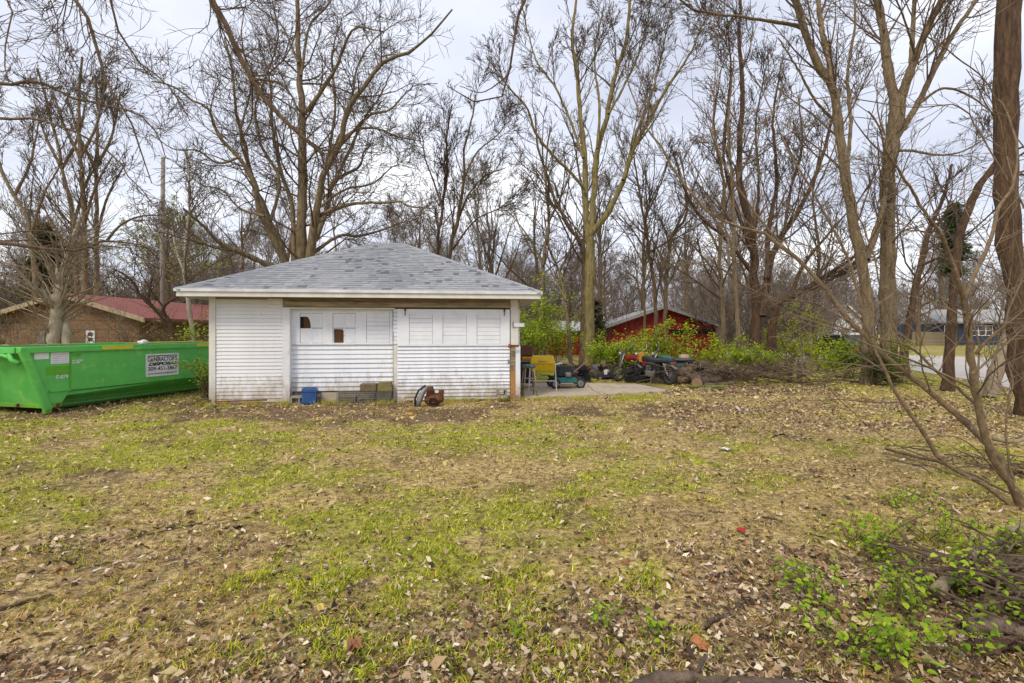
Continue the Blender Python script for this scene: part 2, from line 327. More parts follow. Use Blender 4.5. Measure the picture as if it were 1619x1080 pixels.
# levels: (children, t0, t1, angle, length ratio or metres, radius ratio, segments, wobble, up, sides)
def crown(P, r, ln, levels, rmin, zmin=0.0, rcap=9.0):
    out = []; tips = None
    for (k, t0, t1, ang, lr, rr, n, wob, up, sides) in levels:
        s, d, L, R_ = sprout(P, r, ln, k, t0, t1, ang, lr, rr, rmin, zmin, rcap)
        if not len(s): break
        P, r = grow(s, d, L, R_, np.maximum(R_ * 0.35, rmin * 0.6), n, wob, up); ln = L
        out.append(tubes(P, r, sides)); tips = P
    return out, tips
# a length ratio above 5 is a multiple of the twig's own radius
LV_WALNUT = [(13, .25, 1, (35, 75), (50, 90), (.2, .42), 7, .13, .05, 4), (5, .12, 1, (28, 62), (70, 115), (.4, .65), 5, .14, .05, 3), (4, .15, 1, (25, 55), (.5, .85), (.5, .75), 4, .13, .05, 3)]
LV_ASH = [(9, .25, 1, (22, 45), (55, 95), (.25, .45), 6, .06, .08, 4), (6, .15, 1, (22, 48), (65, 105), (.4, .65), 4, .08, .08, 3), (4.5, .15, 1, (20, 50), (.35, .6), (.5, .75), 3, .1, .06, 3), (1.2, .2, 1, (20, 50), (.4, .7), (.6, .8), 2, .1, .05, 3)]
def traced_tree(name, label, d, limbs, mat, tmat, levels, rmin=None, zmin=2.2, base=None, group=None, cat='tree', dens=1.0, leaf=None, flare=True, rs=1.0):
    """limbs: (list of pixel points, radius px at start, at end, depth change to the end)"""
    rmin = rmin or d * 0.00048
    first = limbs[0][0][0]; b = W(first[0], first[1], d); b[2] = 0
    if base is not None: b = np.array([base[0], base[1], 0.0])
    LP = []; LR = []; tr = []; LL = []
    for q, (pts, r0, r1, dd) in enumerate(limbs):
        if len(pts[0]) == 3: p3 = np.array([W(*p) for p in pts])
        else:
            s = np.r_[0, np.cumsum(np.hypot(*np.diff(np.array(pts, float), axis=0).T))]; s /= s[-1]
            off = dd if isinstance(dd, tuple) else (0, dd)
            p3 = np.array([W(x, y, d + off[0] + (off[1] - off[0]) * u) for (x, y), u in zip(pts, s)])
        n = 30; P = spline(p3, n); ln = np.linalg.norm(np.diff(P, axis=0), axis=1).sum()
        P[1:-1] += rng.normal(0, 0.006, (n - 2, 3)) * ln * 0.25
        r = np.linspace(r0, r1, n) / F * P[:, 1] * rs * (.9 + .2 * rng.random(n))
        if flare and P[0, 2] < 0.3:
            z = P[:, 2]; r = r * (1 + 0.5 * np.exp(-np.maximum(z, 0) / 0.35))
        LP.append(P); LR.append(r); LL.append(ln)
        v_, q_ = tubes(P[None], r[None], 11 if r0 > 5 else 6)
        if r0 > 5: v_ = v_ + rng.normal(0, .05, v_.shape) * np.repeat(r, 11)[:, None]
        tr.append((v_, q_))
    t = thing(name, label, cat, tuple(b), 0, group)
    V, Q = meshcat(tr); big('trunk', V - b, Q, mat, t, True)
    LP = np.array(LP); LR = np.array(LR); LL = np.array(LL)
    lv = [((levels[0][0] * np.clip(LL / 5.0, .25, 2.2) * dens,) + levels[0][1:])] + list(levels[1:])
    lv[0] = (lv[0][0], levels[0][1], levels[0][2], levels[0][3], levels[0][4], levels[0][5], *levels[0][6:])
    LLc = np.clip(LL, 1.0, 9.0)
    out, tips = crown(LP, LR, LLc, lv, rmin, zmin, max(d * .0023, .03 if d > 12 else .012))
    if out:
        V, Q = meshcat(out); big('crown', V - b, Q, tmat, t)
    if leaf is not None and tips is not None: leaf_cloud('buds', tips, leaf[0], leaf[1], leaf[2], t, b)
    return t
def auto_tree(x, y, h, r, kind, lean=(0, 0), nl=9, seed=None):
    """returns trunk tubes, crown tubes, tip points for a forest tree"""
    n = 14; t = np.linspace(0, 1, n)[:, None]
    P = np.array([[x, y, 0]]) + t * np.array([[lean[0], lean[1], h * 0.92]]); P[1:] += np.cumsum(rng.normal(0, h * 0.006, (n - 1, 3)) * np.array([1, 1, .2]), axis=0)
    rr = r * (1 - t[:, 0]) ** 0.8 + r * 0.08; rr[0] *= 1.3
    tr = [tubes(P[None], rr[None], 6)]
    up, ang, w = {'up': (.07, (18, 42), .06), 'spread': (.03, (35, 70), .13), 'scrub': (.05, (25, 60), .14)}[kind]
    t0 = {'up': .3, 'spread': .28, 'scrub': .1}[kind]
    s, d, L, R_ = sprout(P[None], rr[None], np.array([h]), nl, t0, .97, ang, (.28, .5), (.45, .65), y * .0004)
    P1, r1 = grow(s, d, L, R_, np.maximum(R_ * .3, y * .0003), 8, w, up); tr.append(tubes(P1, r1, 5))
    return tr, P1, r1, L
LV_FAR = [(6, .2, 1, (22, 52), (.35, .6), (.45, .7), 4, .1, .05, 3), (4.0, .15, 1, (22, 52), (.4, .7), (.5, .75), 2, .1, .04, 3)]
LV_FAR1 = [(6, .2, 1, (22, 52), (.3, .6), (.45, .7), 4, .1, .05, 3)]
LV_MID = [(6.5, .2, 1, (22, 55), (60, 100), (.35, .6), 5, .12, .05, 4), (5, .15, 1, (22, 55), (.35, .65), (.5, .75), 3, .12, .05, 3), (2.5, .2, 1, (22, 55), (.4, .7), (.5, .8), 2, .12, .04, 3)]
def forest_tree(name, label, x, y, h, r, kind, mat, tmat, levels=LV_MID, lean=(0, 0), nl=10, group=None, leaf=None):
    tr, P1, r1, L = auto_tree(x, y, h, r, kind, lean, nl); b = np.array([x, y, 0.0])
    t = thing(name, label, 'tree', tuple(b), 0, group)
    V, Q = meshcat(tr); big('trunk', V - b, Q, mat, t, True)
    out, tips = crown(P1, r1, L, levels, y * .0004)
    if out:
        V, Q = meshcat(out); big('crown', V - b, Q, tmat, t)
    if leaf and tips is not None: leaf_cloud('buds', tips, leaf[0], leaf[1], leaf[2], t, b)
    return t
def leaf_faces(p, size, cols, droop=0.3, flat=False):
    """one bent leaf (two quads) at each point"""
    N = len(p); a = rng.random(N) * 2 * np.pi
    d = np.stack([np.cos(a), np.sin(a), rng.normal(0.1, .45, N) if not flat else rng.normal(0, .12, N)], -1); d = nrm(d)
    up = nrm(rng.normal(0, .35, (N, 3)) + np.array([0, 0, 1.0])); s = nrm(np.cross(d, up)); up = np.cross(s, d)
    L = (size * rng.uniform(.6, 1.35, N))[:, None]; w = L * rng.uniform(.22, .34, N)[:, None]
    f = up * L * rng.uniform(.02, .22, (N, 1)); b0 = p + d * L * .12
    v = np.stack([b0, b0 + d * L * .3 + s * w + f, b0 + d * L * .62 + s * w * .8 + f * .6, p + d * L - up * L * droop * .5, b0 + d * L * .62 - s * w * .8 + f * .6, b0 + d * L * .3 - s * w + f], 1)
    i = np.arange(N)[:, None] * 6; Q = np.concatenate([i + np.array([[0, 1, 2, 3]]), i + np.array([[0, 3, 4, 5]])])
    c = np.array(cols)[rng.integers(0, len(cols), N)] * rng.uniform(.75, 1.25, (N, 1))
    return v.reshape(-1, 3), Q, np.repeat(c, 6, 0)
def leaf_cloud(name, tips, count, size, cols, parent, b, mat=None, spread=0.06):
    N, n, _ = tips.shape; k = rng.integers(0, N, count); i = rng.integers(max(1, n // 3), n, count)
    p = tips[k, i] + rng.normal(0, spread, (count, 3))
    v, q, c = leaf_faces(p, size, cols); return big(name, v - b, q, mat or M['leafv'], parent, col=c, kind='stuff')
GREENS = [(.30, .44, .025), (.38, .52, .03), (.46, .57, .035), (.20, .32, .02), (.52, .56, .06)]
YGREENS = [(.52, .58, .035), (.44, .55, .03), (.60, .56, .06), (.30, .40, .025)]
def shrub(name, label, x, y, rx, ry, h, nst, nleaf, lsize, cols=GREENS, smat='twig', group=None, cat='shrub', up=.05, k2=5, k3=4, z0=0.0, rb=0.012):
    b = np.array([x, y, z0]); t = thing(name, label, cat, tuple(b), 0, group)
    st = np.stack([rng.normal(0, rx * .22, nst), rng.normal(0, ry * .22, nst), np.zeros(nst)], -1) + b
    di = nrm(np.stack([rng.normal(0, rx, nst) * .8, rng.normal(0, ry, nst) * .8, np.full(nst, h) * rng.uniform(.6, 1.1, nst)], -1))
    L = h * rng.uniform(.6, 1.15, nst); P, r = grow(st, di, L, np.full(nst, rb), np.full(nst, rb * .4), 7, .14, up); a = [tubes(P, r, 4)]
    o, tips = crown(P, r, L, [(k2, .2, 1, (25, 70), (.25, .5), (.5, .7), 4, .16, .03, 3), (k3, .1, 1, (30, 70), (.35, .7), (.6, .8), 3, .16, .0, 3)], max(y * .0003, .0016))
    V, Q = meshcat(a + o); big('stems', V - b, Q, M[smat], t)
    if nleaf: leaf_cloud('foliage', tips, nleaf, lsize, cols, t, b, spread=lsize * .8)
    return t

def instanced(name, label, protos, pts, scales, kind='stuff'):
    """one stuff object whose points carry copies of a few prototype meshes"""
    src = bpy.data.collections.new(name + '_sources')
    for k, (v, q, mat) in enumerate(protos):
        o = big(name + '_source', v, q, mat); COL.objects.unlink(o); src.objects.link(o)
    me = bpy.data.meshes.new(name); me.from_pydata([tuple(p) for p in pts], [], []); me.attributes.new('size', 'FLOAT', 'POINT').data.foreach_set('value', np.asarray(scales, np.float32))
    o = bpy.data.objects.new(name, me); fin(o, protos[0][2], None, kind=kind, label=label)
    ng = bpy.data.node_groups.new(name, 'GeometryNodeTree'); ng.interface.new_socket('Geometry', in_out='INPUT', socket_type='NodeSocketGeometry'); ng.interface.new_socket('Geometry', in_out='OUTPUT', socket_type='NodeSocketGeometry'); N = ng.nodes; L = ng.links
    gi, go = N.new('NodeGroupInput'), N.new('NodeGroupOutput'); ci = N.new('GeometryNodeCollectionInfo'); ci.inputs[0].default_value = src; ci.inputs['Separate Children'].default_value = True; ci.inputs['Reset Children'].default_value = True
    ip = N.new('GeometryNodeInstanceOnPoints'); ip.inputs['Pick Instance'].default_value = True; at = N.new('GeometryNodeInputNamedAttribute'); at.data_type = 'FLOAT'; at.inputs[0].default_value = 'size'
    rv = N.new('FunctionNodeRandomValue'); rv.data_type = 'FLOAT_VECTOR'; rv.inputs[0].default_value = (-.04, -.04, 0); rv.inputs[1].default_value = (.04, .04, 6.28)
    L.new(gi.outputs[0], ip.inputs['Points']); L.new(ci.outputs[0], ip.inputs['Instance']); L.new(rv.outputs[0], ip.inputs['Rotation']); L.new(at.outputs[0], ip.inputs['Scale']); L.new(ip.outputs[0], go.inputs[0])
    o.modifiers.new('copies', 'NODES').node_group = ng; return o

# ---------------------------------------------------------------- the ground
A = G(332, 640); B = G(823, 632)            # front corners of the garage
GU = (B - A) / np.linalg.norm(B - A); GV = np.array([-GU[1], GU[0], 0]); GWID = float(np.linalg.norm(B - A)); GROT = math.atan2(GU[1], GU[0])
def smooth(a, b, x): t = np.clip((x - a) / (b - a), 0, 1); return t * t * (3 - 2 * t)
def zones(x, y):
    """greenness, dead leaf cover and bare soil of the yard at world x, y"""
    x = np.asarray(x, float); y = np.asarray(y, float); px = CX + F * x / np.maximum(y, .5)
    n = fbm(x, y, 1.9, 1); n2 = fbm(x, y, .55, 5); n3 = fbm(x, y, .17, 7, 2)
    near = 1 - smooth(2.4, 4.2, y); right = smooth(900, 1300, px); front = smooth(8.2, 9.3, y) * (1 - smooth(10.6, 11.4, y)) * (1 - right)
    far = smooth(11.5, 14, y)
    g = .58 + .10 * smooth(900, 200, px) * (y > 3) - .16 * near - .12 * right - .16 * front + .2 * far + (n - .5) * .95 + (n2 - .5) * .95 + (n3 - .5) * .75
    band = smooth(7.0, 8.0, y) * (1 - smooth(10.4, 12.0, y)) * smooth(980, 1080, px)
    pile = np.exp(-(((px - 1180) / 170) ** 2 + ((y - 13.2) / 1.2) ** 2))
    l = .20 + .42 * near + .22 * right * (1 - far) + .35 * band + .8 * pile + (fbm(x, y, .9, 9) - .5) * 1.0 + (n3 - .5) * .5
    s = front * .62 * smooth(.36, .55, fbm(x, y, .8, 21)) + .5 * pile + (fbm(x, y, .7, 31) - .46) * 1.35 + np.exp(-(((px - 690) / 45) ** 2 + ((y - 9.6) / .28) ** 2)) * 1.4 + .35 * np.exp(-(((px - 470) / 130) ** 2 + ((y - 8.4) / .7) ** 2)) + (n3 - .5) * .4
    return np.clip(g, 0, 1), np.clip(l, 0, 1), np.clip(s, 0, 1)
def gh(x, y):
    x = np.asarray(x, float); y = np.asarray(y, float)
    return (fbm(x, y, 1.4, 41) - .5) * .07 * (1 - smooth(8.3, 9.6, y)) * smooth(-2, 1.5, y) + (fbm(x, y, .28, 43, 2) - .5) * .035 * (1 - smooth(8.8, 10, y)) - .004
def axis(a, b, st, ends, gfac=1.16):
    c = list(np.arange(a, b, st)); s = st; x = c[-1]
    while x < ends[1]: s *= gfac; x += s; c.append(x)
    s = st; x = c[0]; pre = []
    while x > ends[0]: s *= gfac; x -= s; pre.append(x)
    return np.array(pre[::-1] + c)
gx_ = axis(-9, 9, .125, (-900, 900)); gy_ = axis(1.4, 10.5, .1, (-300, 1500))
X, Y = np.meshgrid(gx_, gy_); Z = gh(X, Y); g, l, s = zones(X, Y)
def mixc(a, b, t): return a * (1 - t[..., None]) + np.array(b) * t[..., None]
C = np.ones(X.shape + (3,)) * np.array((.37, .27, .115))
C = mixc(C, (.26, .26, .035), smooth(.4, .75, g) * .8); C = mixc(C, (.33, .235, .145), smooth(.4, .8, l) * .7); C = mixc(C, (.15, .095, .058), smooth(.2, .55, s) * .9)
C *= (.55 + .9 * fbm(X, Y, .16, 51, 3))[..., None]
nx, ny = len(gx_), len(gy_); i = (np.arange(ny - 1)[:, None] * nx + np.arange(nx - 1)[None]).ravel()
big('lawn', np.stack([X, Y, Z], -1).reshape(-1, 3), np.stack([i, i + 1, i + nx + 1, i + nx], -1), M['groundv'], smooth=True, col=C.reshape(-1, 3), kind='structure')
def poly_sheet(name, pts, z, mat, th=.06, kind='structure', **k):
    return MB().prism([(p[0], p[1], z - th) for p in pts], (0, 0, th)).build(name, mat, None, kind=kind, **k)
M['road'] = shade('pale_concrete_road', (.50, .46, .42), (.41, .38, .345), 1.2, .9, .1, wear=(.33, .31, .28), wearat=.62, wearscale=.7)
poly_sheet('road', [G(1420, 582), G(1560, 606), G(1640, 625), (22, 12.0), (60, 8), (90, 26), G(1640, 569), G(1440, 561.5), G(1405, 562), (11, 42), (8.5, 60), (5, 60), (9.5, 40), G(1395, 569)], .02, M['road'])
poly_sheet('driveway', [G(1255, 571), G(1345, 575), G(1352, 566), G(1335, 558), G(1262, 559)], .016, M['road'])
slab = poly_sheet('patio_slab', [G(826, 631), G(920, 627.5), G(1062, 620), G(1008, 609), G(915, 607), G(828, 608)], .035, M['concrete'], .09)
# cracks of the slab: dark joints as thin sheets 4 mm above it
for a, b_ in ((G(925, 607.5), G(948, 626)), (G(948, 613), G(1040, 617.5))):
    pts = [a + (b_ - a) * t + np.array((random.uniform(-.04, .04), random.uniform(-.03, .03), .039 - 0)) for t in np.linspace(.02, .96, 9)]
    w = np.array((.008, .01, 0)); MB().add([p - w for p in pts] + [p + w for p in pts], [(k, k + 1, k + 10, k + 9) for k in range(8)]).build('joint', M['ink'], slab)

# ---------------------------------------------------------------- the garage
gar = thing('garage', 'white clapboard garage with grey hip roof, centre of the yard', 'garage', tuple(A), GROT)
def gs(px, yo=0.0):      # photo column -> metres along the front wall, on the plane yo behind it
    k = (px - CX) / F; p = A + GV * yo; return float((k * p[1] - p[0]) / (GU[0] - k * GU[1]))
def gz(py, px, yo=0.0):
    p = A + GV * yo + GU * gs(px, yo); return float(H - (py - HY) / F * p[1])
GD = 6.2; WH = 2.30
wall = MB().box(.02, GWID - .02, GD - .1, GD, 0, WH).box(.02, .12, .1, GD - .1, 0, WH).box(GWID - .12, GWID - .02, .1, GD - .1, 0, WH).box(.02, gs(452), .02, .1, .0, WH).build('wall', M['siding_clean'], gar)
MB().box(.05, GWID - .05, .06, GD - .06, -.05, .03).build('floor_slab', M['block'], gar)
def clap(x0, x1, z0, z1, y, th=.02):
    return MB().hexa([(x0, y - th, z0), (x1, y - th, z0), (x1, y, z0), (x0, y, z0)], [(x0, y - .004, z1), (x1, y - .004, z1), (x1, y, z1), (x0, y, z1)])
p0 = .0785; x0, x1 = gs(341), gs(447); nb = 29
cm = clap(x0, x1, 0, p0 - .002, .018).mesh('siding_board')
for k in range(nb):
    o = bpy.data.objects.new('siding_board', cm); o.location = (0, random.uniform(-.0015, .0015), .04 + k * p0); o.rotation_euler = (0, random.uniform(-.0006, .0006), 0); fin(o, M['siding_clean'], wall)
sm = MB().hexa([(0, .1, 0), (0, GD - .1, 0), (.02, GD - .1, 0), (.02, .1, 0)][::-1], [(.0, .1, p0), (0, GD - .1, p0), (.004, GD - .1, p0), (.004, .1, p0)][::-1]).mesh('siding_board')
for k in range(nb):
    o = bpy.data.objects.new('siding_board', sm); o.location = (GWID - .02, 0, .04 + k * p0); fin(o, M['siding'], wall)
    o = bpy.data.objects.new('siding_board', sm); o.location = (.02, GD, .04 + k * p0); o.rotation_euler = (0, 0, math.pi); fin(o, M['siding_clean'], wall)
MB().box(-.015, gs(341), -.02, .1, .0, WH).build('corner_board', M['trim'], gar, bevel=.004)
MB().box(gs(447), gs(459), -.035, .16, .02, 2.083).build('door_jamb', M['siding_clean'], gar, bevel=.004)
MB().box(gs(424), gs(447) + .01, -.032, .02, WH - .16, WH - .03).build('patch_board', M['trim'], gar)
MB().box(gs(341), gs(447), -.012, .03, WH - .05, WH + .0).build('frieze_board', M['weathered'], gar)
# head beam and weathered track board over the doors
MB().box(gs(447) + .01, GWID - .02, -.02, .14, 2.085, WH).build('head_beam', M['weathered'], gar)
MB().box(gs(452), gs(806), -.09, -.022, 2.10, 2.205).build('door_track', M['weathered'], gar, bevel=.005)
MB().box(gs(459), gs(624), -.05, .11, 2.055, 2.083).build('track_board', M['trim'], gar)
def window_door(px0, px1, ytop, ymid, ybot, y, wins, boards, tilt=0.0):
    xa, xb = gs(px0, y), gs(px1, y); c = (px0 + px1) / 2
    zt, zm, zb = gz(ytop, c, y), gz(ymid, c, y), gz(ybot, c, y)
    door = MB().box(xa, xb, y + .045, y + .06, zb, zt).build('door', M['hole'], gar)
    wx = [(gs(a, y), gs(b, y)) for a, b, kind in wins]; w0, w1 = gz(wins[0][3] if len(wins[0]) > 3 else ytop + 11, c, y), zm + .04
    w0 = zt - .12
    xs = [xa] + [q for w in wx for q in w] + [xb]
    for k in range(0, len(xs), 2): MB().box(xs[k], xs[k + 1], y, y + .045, zm, zt).build('stile', M['door_paint'], door, bevel=.003)
    for a, b in wx:
        MB().box(a, b, y, y + .045, w0, zt).build('rail', M['door_paint'], door); MB().box(a, b, y, y + .045, zm, w1).build('rail', M['door_paint'], door)
    for (a, b), w in zip(wx, wins):
        if w[2] == 'slat':
            n = 7; ph = (w0 - w1) / n
            for q in range(n):
                gap = random.uniform(.002, .006) 
                MB().box(a + .006, b - .006, y + .012 + random.uniform(-.003, .003), y + .04, w1 + q * ph + gap, w1 + (q + 1) * ph).build('slat', M['door_paint'], door)
        else:
            mx_, mz = (a + b) / 2, (w0 + w1) / 2
            MB().box(mx_ - .012, mx_ + .012, y + .012, y + .044, w1, w0).build('muntin', M['door_paint'], door)
            for ix in (0, 1):
                for iz in (0, 1):
                    u0, u1 = (a + .006, mx_ - .013) if ix == 0 else (mx_ + .013, b - .006); v0, v1 = (w1 + .005, mz - .006) if iz == 0 else (mz + .006, w0 - .005)
                    hole = w[2] == ('tl' if iz else 'bl') and ix == 0 or (w[2] == 'bl' and False)
                    if not hole: MB().box(u0, u1, y + .018, y + .04, v0, v1).build('pane', M['door_paint'], door)
                    elif w[2] == 'tl':     # broken out, a curved hole is left in it
                        up = v0 + (v1 - v0) * .78
                        MB().box(u0, u1, y + .018, y + .04, up, v1).build('pane', M['door_paint'], door)
                        arc = [(u1 - (u1 - u0) * .42 * (1 - math.cos(t)) , v0 + (up - v0) * math.sin(t)) for t in np.linspace(.0, 1.57, 7)]
                        MB().prism([(u1, y + .018, v0)] + [(q0, y + .018, q1) for q0, q1 in arc[1:]] + [(u1, y + .018, up)], (0, .022, 0)).build('pane', M['door_paint'], door)
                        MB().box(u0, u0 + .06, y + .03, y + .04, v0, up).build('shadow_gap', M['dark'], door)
                    else:                  # bare board shows through a torn pane
                        MB().prism([(u0, y + .018, v0), (u0 + .02, y + .018, v0), (u0 + .012, y + .018, v1 - .03), (u0 + .04, y + .018, v1 - .012), (u1 - .02, y + .018, v1 - .02), (u1 - .006, y + .018, v1 - .06), (u1, y + .018, v1), (u0, y + .018, v1)], (0, .02, 0)).build('pane', M['door_paint'], door)
    ph = (zm - .004 - zb) / boards; bm = clap(xa, xb, 0, ph - .003, y + .044, .03).mesh('siding_board')
    for k in range(boards):
        o = bpy.data.objects.new('siding_board', bm); o.location = (random.uniform(-.003, .003), random.uniform(-.003, .003), zb + k * ph); o.rotation_euler = (0, random.uniform(-.0012, .0012), 0); fin(o, M['siding'], door)
    return door, xa, xb, zb, zm, zt
d1 = window_door(460, 621, 487, 545, 618, .10, [(474, 510, 'tl'), (526, 562, 'bl'), (579, 616, 'slat')], 10)
d2 = window_door(628, 806, 489, 547, 632, -.06, [(647, 684, 'slat'), (700, 738, 'slat'), (754, 791, 'slat')], 15)
for px in (641, 797):     # track hangers
    x = gs(px); MB().box(x - .02, x + .02, -.075, -.061, d2[5] - .05, d2[5] + .0).box(x - .008, x + .008, -.08, -.061, d2[5] - .14, d2[5] - .05).build('door_hanger', M['rust'], gar)
# middle post, clapboard ends showing beside it
post = MB().box(gs(622), gs(630), -.005, .12, .02, d1[4]).build('middle_post', M['trim'], gar)
zz = d1[4] + .006
while zz < d1[5] - .02:
    MB().box(gs(622) - .004 + random.uniform(0, .008), gs(629), -.03 + random.uniform(0, .01), .09, zz, min(zz + .082, d1[5])).build('siding_end', M['siding'], gar, bevel=.004); zz += .088
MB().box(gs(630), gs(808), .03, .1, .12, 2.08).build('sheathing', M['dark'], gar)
MB().box(gs(460), gs(622), .17, .25, .02, .32).build('foundation_curb', M['block'], gar)
# right corner: white post, bracket, rotted lower strip, plywood patch, latch
zl = gz(547, 812)
MB().box(gs(807), gs(819), -.03, .1, zl, WH - .01).build('corner_post', M['trim'], gar, bevel=.004)
MB().box(gs(815), gs(822.5), -.03, .1, .0, zl - .003).build('corner_board', M['siding'], gar, bevel=.004)
MB().box(gs(806.5), gs(815) - .004, -.012, .06, gz(586, 812), zl).build('rotted_strip', M['weathered'], gar)
MB().box(gs(806.5), gs(815) - .002, -.022, .06, .12, gz(586, 812) - .004).build('plywood_patch', M['osb'], gar)
MB().box(gs(811), gs(828.5), -.055, -.032, gz(517, 812), gz(511, 812)).build('bracket', M['door_paint'], gar, bevel=.004)
MB().box(gs(810.5), gs(811.5), -.06, -.03, gz(518, 812), gz(509, 812)).build('bracket_pin', M['rust'], gar)
MB().box(gs(803), gs(819.5), -.135, -.118, gz(548.5, 812), gz(545, 812)).box(gs(803), gs(807), -.15, -.118, gz(550, 812), gz(544, 812)).build('latch_bar', M['rust'], gar)
MB().box(gs(802), gs(806), -.13, -.112, gz(575, 805), gz(568, 805)).build('hasp', M['steel'], gar)
MB().box(gs(629), gs(641), -.05, .05, .0, .11).build('door_stop_block', M['siding'], gar, bevel=.006)
# roof
OV = .46; EZ = 2.43; RZ = 4.05; rm = 3.08
xl, xr, yf, yb = -OV, GWID + OV - .05, -OV, GD + OV; rx0, rx1 = GWID / 2 - .42, GWID / 2 + .42
E4 = [(xl, yf, EZ), (xr, yf, EZ), (xr, yb, EZ), (xl, yb, EZ)]; R2 = [(rx0, rm, RZ), (rx1, rm, RZ)]
roof = MB().add(E4 + R2 + [(x, y, EZ - .02) for x, y, z in E4], [(0, 1, 5, 4), (1, 2, 5), (2, 3, 4, 5), (3, 0, 4), (9, 8, 7, 6), (0, 6, 7, 1), (1, 7, 8, 2), (2, 8, 9, 3), (3, 9, 6, 0)]).build('roof', M['shingle'][2], gar)
MB().box(xl + .03, xr - .03, yf + .03, yb - .03, WH - .004, WH + .012).build('soffit', M['soffit'], gar)
for k, (a, b_, c, d_) in enumerate(((xl + .02, xr - .02, yf + .012, yf + .032), (xl + .02, xr - .02, yb - .032, yb - .012), (xl + .012, xl + .032, yf + .033, yb - .033), (xr - .032, xr - .012, yf + .033, yb - .033))):
    MB().box(a, b_, c, d_, WH - .02, EZ - .022).build('fascia_board', M['trim'], gar)
for a, b_, c, d_ in ((xl - .015, xr + .015, yf - .018, yf - .003), (xl - .018, xl - .003, yf, yb), (xr + .003, xr + .018, yf, yb)):
    MB().box(a, b_, c, d_, EZ - .05, EZ + .012).build('drip_edge', M['drip'], gar)
def slope(P0, P1, Q0, Q1, keep):
    """shingle rows from eave P0-P1 up to Q0-Q1; the first `keep` are parts, the rest one mesh per shade"""
    P0, P1, Q0, Q1 = [np.array(p, float) for p in (P0, P1, Q0, Q1)]; up = nrm((Q0 + Q1) / 2 - (P0 + P1) / 2)
    nor = nrm(np.cross(P1 - P0, (Q0 + Q1) / 2 - P0)); hlen = np.linalg.norm((Q0 + Q1) / 2 - (P0 + P1) / 2); rows = int(hlen / .138); rest = [MB() for _ in range(5)]; cnt = 0
    ex = nrm(P1 - P0)
    for k in range(rows):
        ta, tb = k / rows, (k + 1.06) / rows; tb = min(tb, 1.0)
        L0, L1 = P0 + (Q0 - P0) * ta, P1 + (Q1 - P1) * ta; M0, M1 = P0 + (Q0 - P0) * tb, P1 + (Q1 - P1) * tb
        w = np.linalg.norm(L1 - L0); w0 = (M0 - L0) @ ex; w1 = w + (M1 - L1) @ ex; x = -random.uniform(0, .3); hv = up * hlen * (tb - ta)
        while x < w:
            xe = x + random.choice((.08, .1, .13, .16, .2)); a, b_ = max(x, 0), min(xe, w)
            c0, c1 = min(max(a, w0), w1), min(max(b_, w0), w1)
            if b_ - a > .02:
                th = random.choice((.006, .011, .015)); lo = nor * (th + .004); hi = nor * .004
                q = [L0 + ex * a + lo, L0 + ex * b_ + lo, L0 + hv + ex * c1 + hi, L0 + hv + ex * c0 + hi]; z = [L0 + ex * a + nor * .001, L0 + ex * b_ + nor * .001, L0 + hv + ex * c1 + nor * .001, L0 + hv + ex * c0 + nor * .001]
                s_ = random.choices(range(5), (4, 4, 4, .9, 2))[0]
                if cnt < keep: MB().hexa(z, q).build('shingle', M['shingle'][s_], roof); cnt += 1
                else: rest[s_].hexa(z, q)
            x = xe
    return rest
rests = [slope(E4[0], E4[1], R2[0], R2[1], 300), slope(E4[1], E4[2], R2[1], R2[1], 0), slope(E4[3], E4[0], R2[0], R2[0], 0), slope(E4[2], E4[3], R2[1], R2[0], 0)]
for s_ in range(5):
    m = MB()
    for q in rests: m.add(q[s_].v, q[s_].f)
    m.build('shingle_field', M['shingle'][s_], roof, kind='stuff')
for a, b_ in ((E4[0], R2[0]), (E4[1], R2[1]), (E4[2], R2[1]), (E4[3], R2[0]), (R2[0], R2[1])):
    a, b_ = np.array(a), np.array(b_); n = max(3, int(np.linalg.norm(b_ - a) / .2)); side = nrm(np.cross(b_ - a, (0, 0, 1)))
    for k in range(n):
        p, q = a + (b_ - a) * k / n, a + (b_ - a) * min(1, (k + 1.1) / n); u = np.array((0, 0, .03)); dn = np.array((0, 0, -.035))
        MB().hexa([p + side * .1 + dn + u * .2, p + u * .9, p + u * .5, p + side * .1 + dn], [q + side * .1 + dn, q + u * .7, q + u * .3, q + side * .1 + dn - u * .3]).hexa([p - side * .1 + dn, p + u * .5, p + u * .9, p - side * .1 + dn + u * .2], [q - side * .1 + dn - u * .3, q + u * .3, q + u * .7, q - side * .1 + dn]).build('ridge_cap', M['shingle'][random.choice((0, 1, 2))], roof)

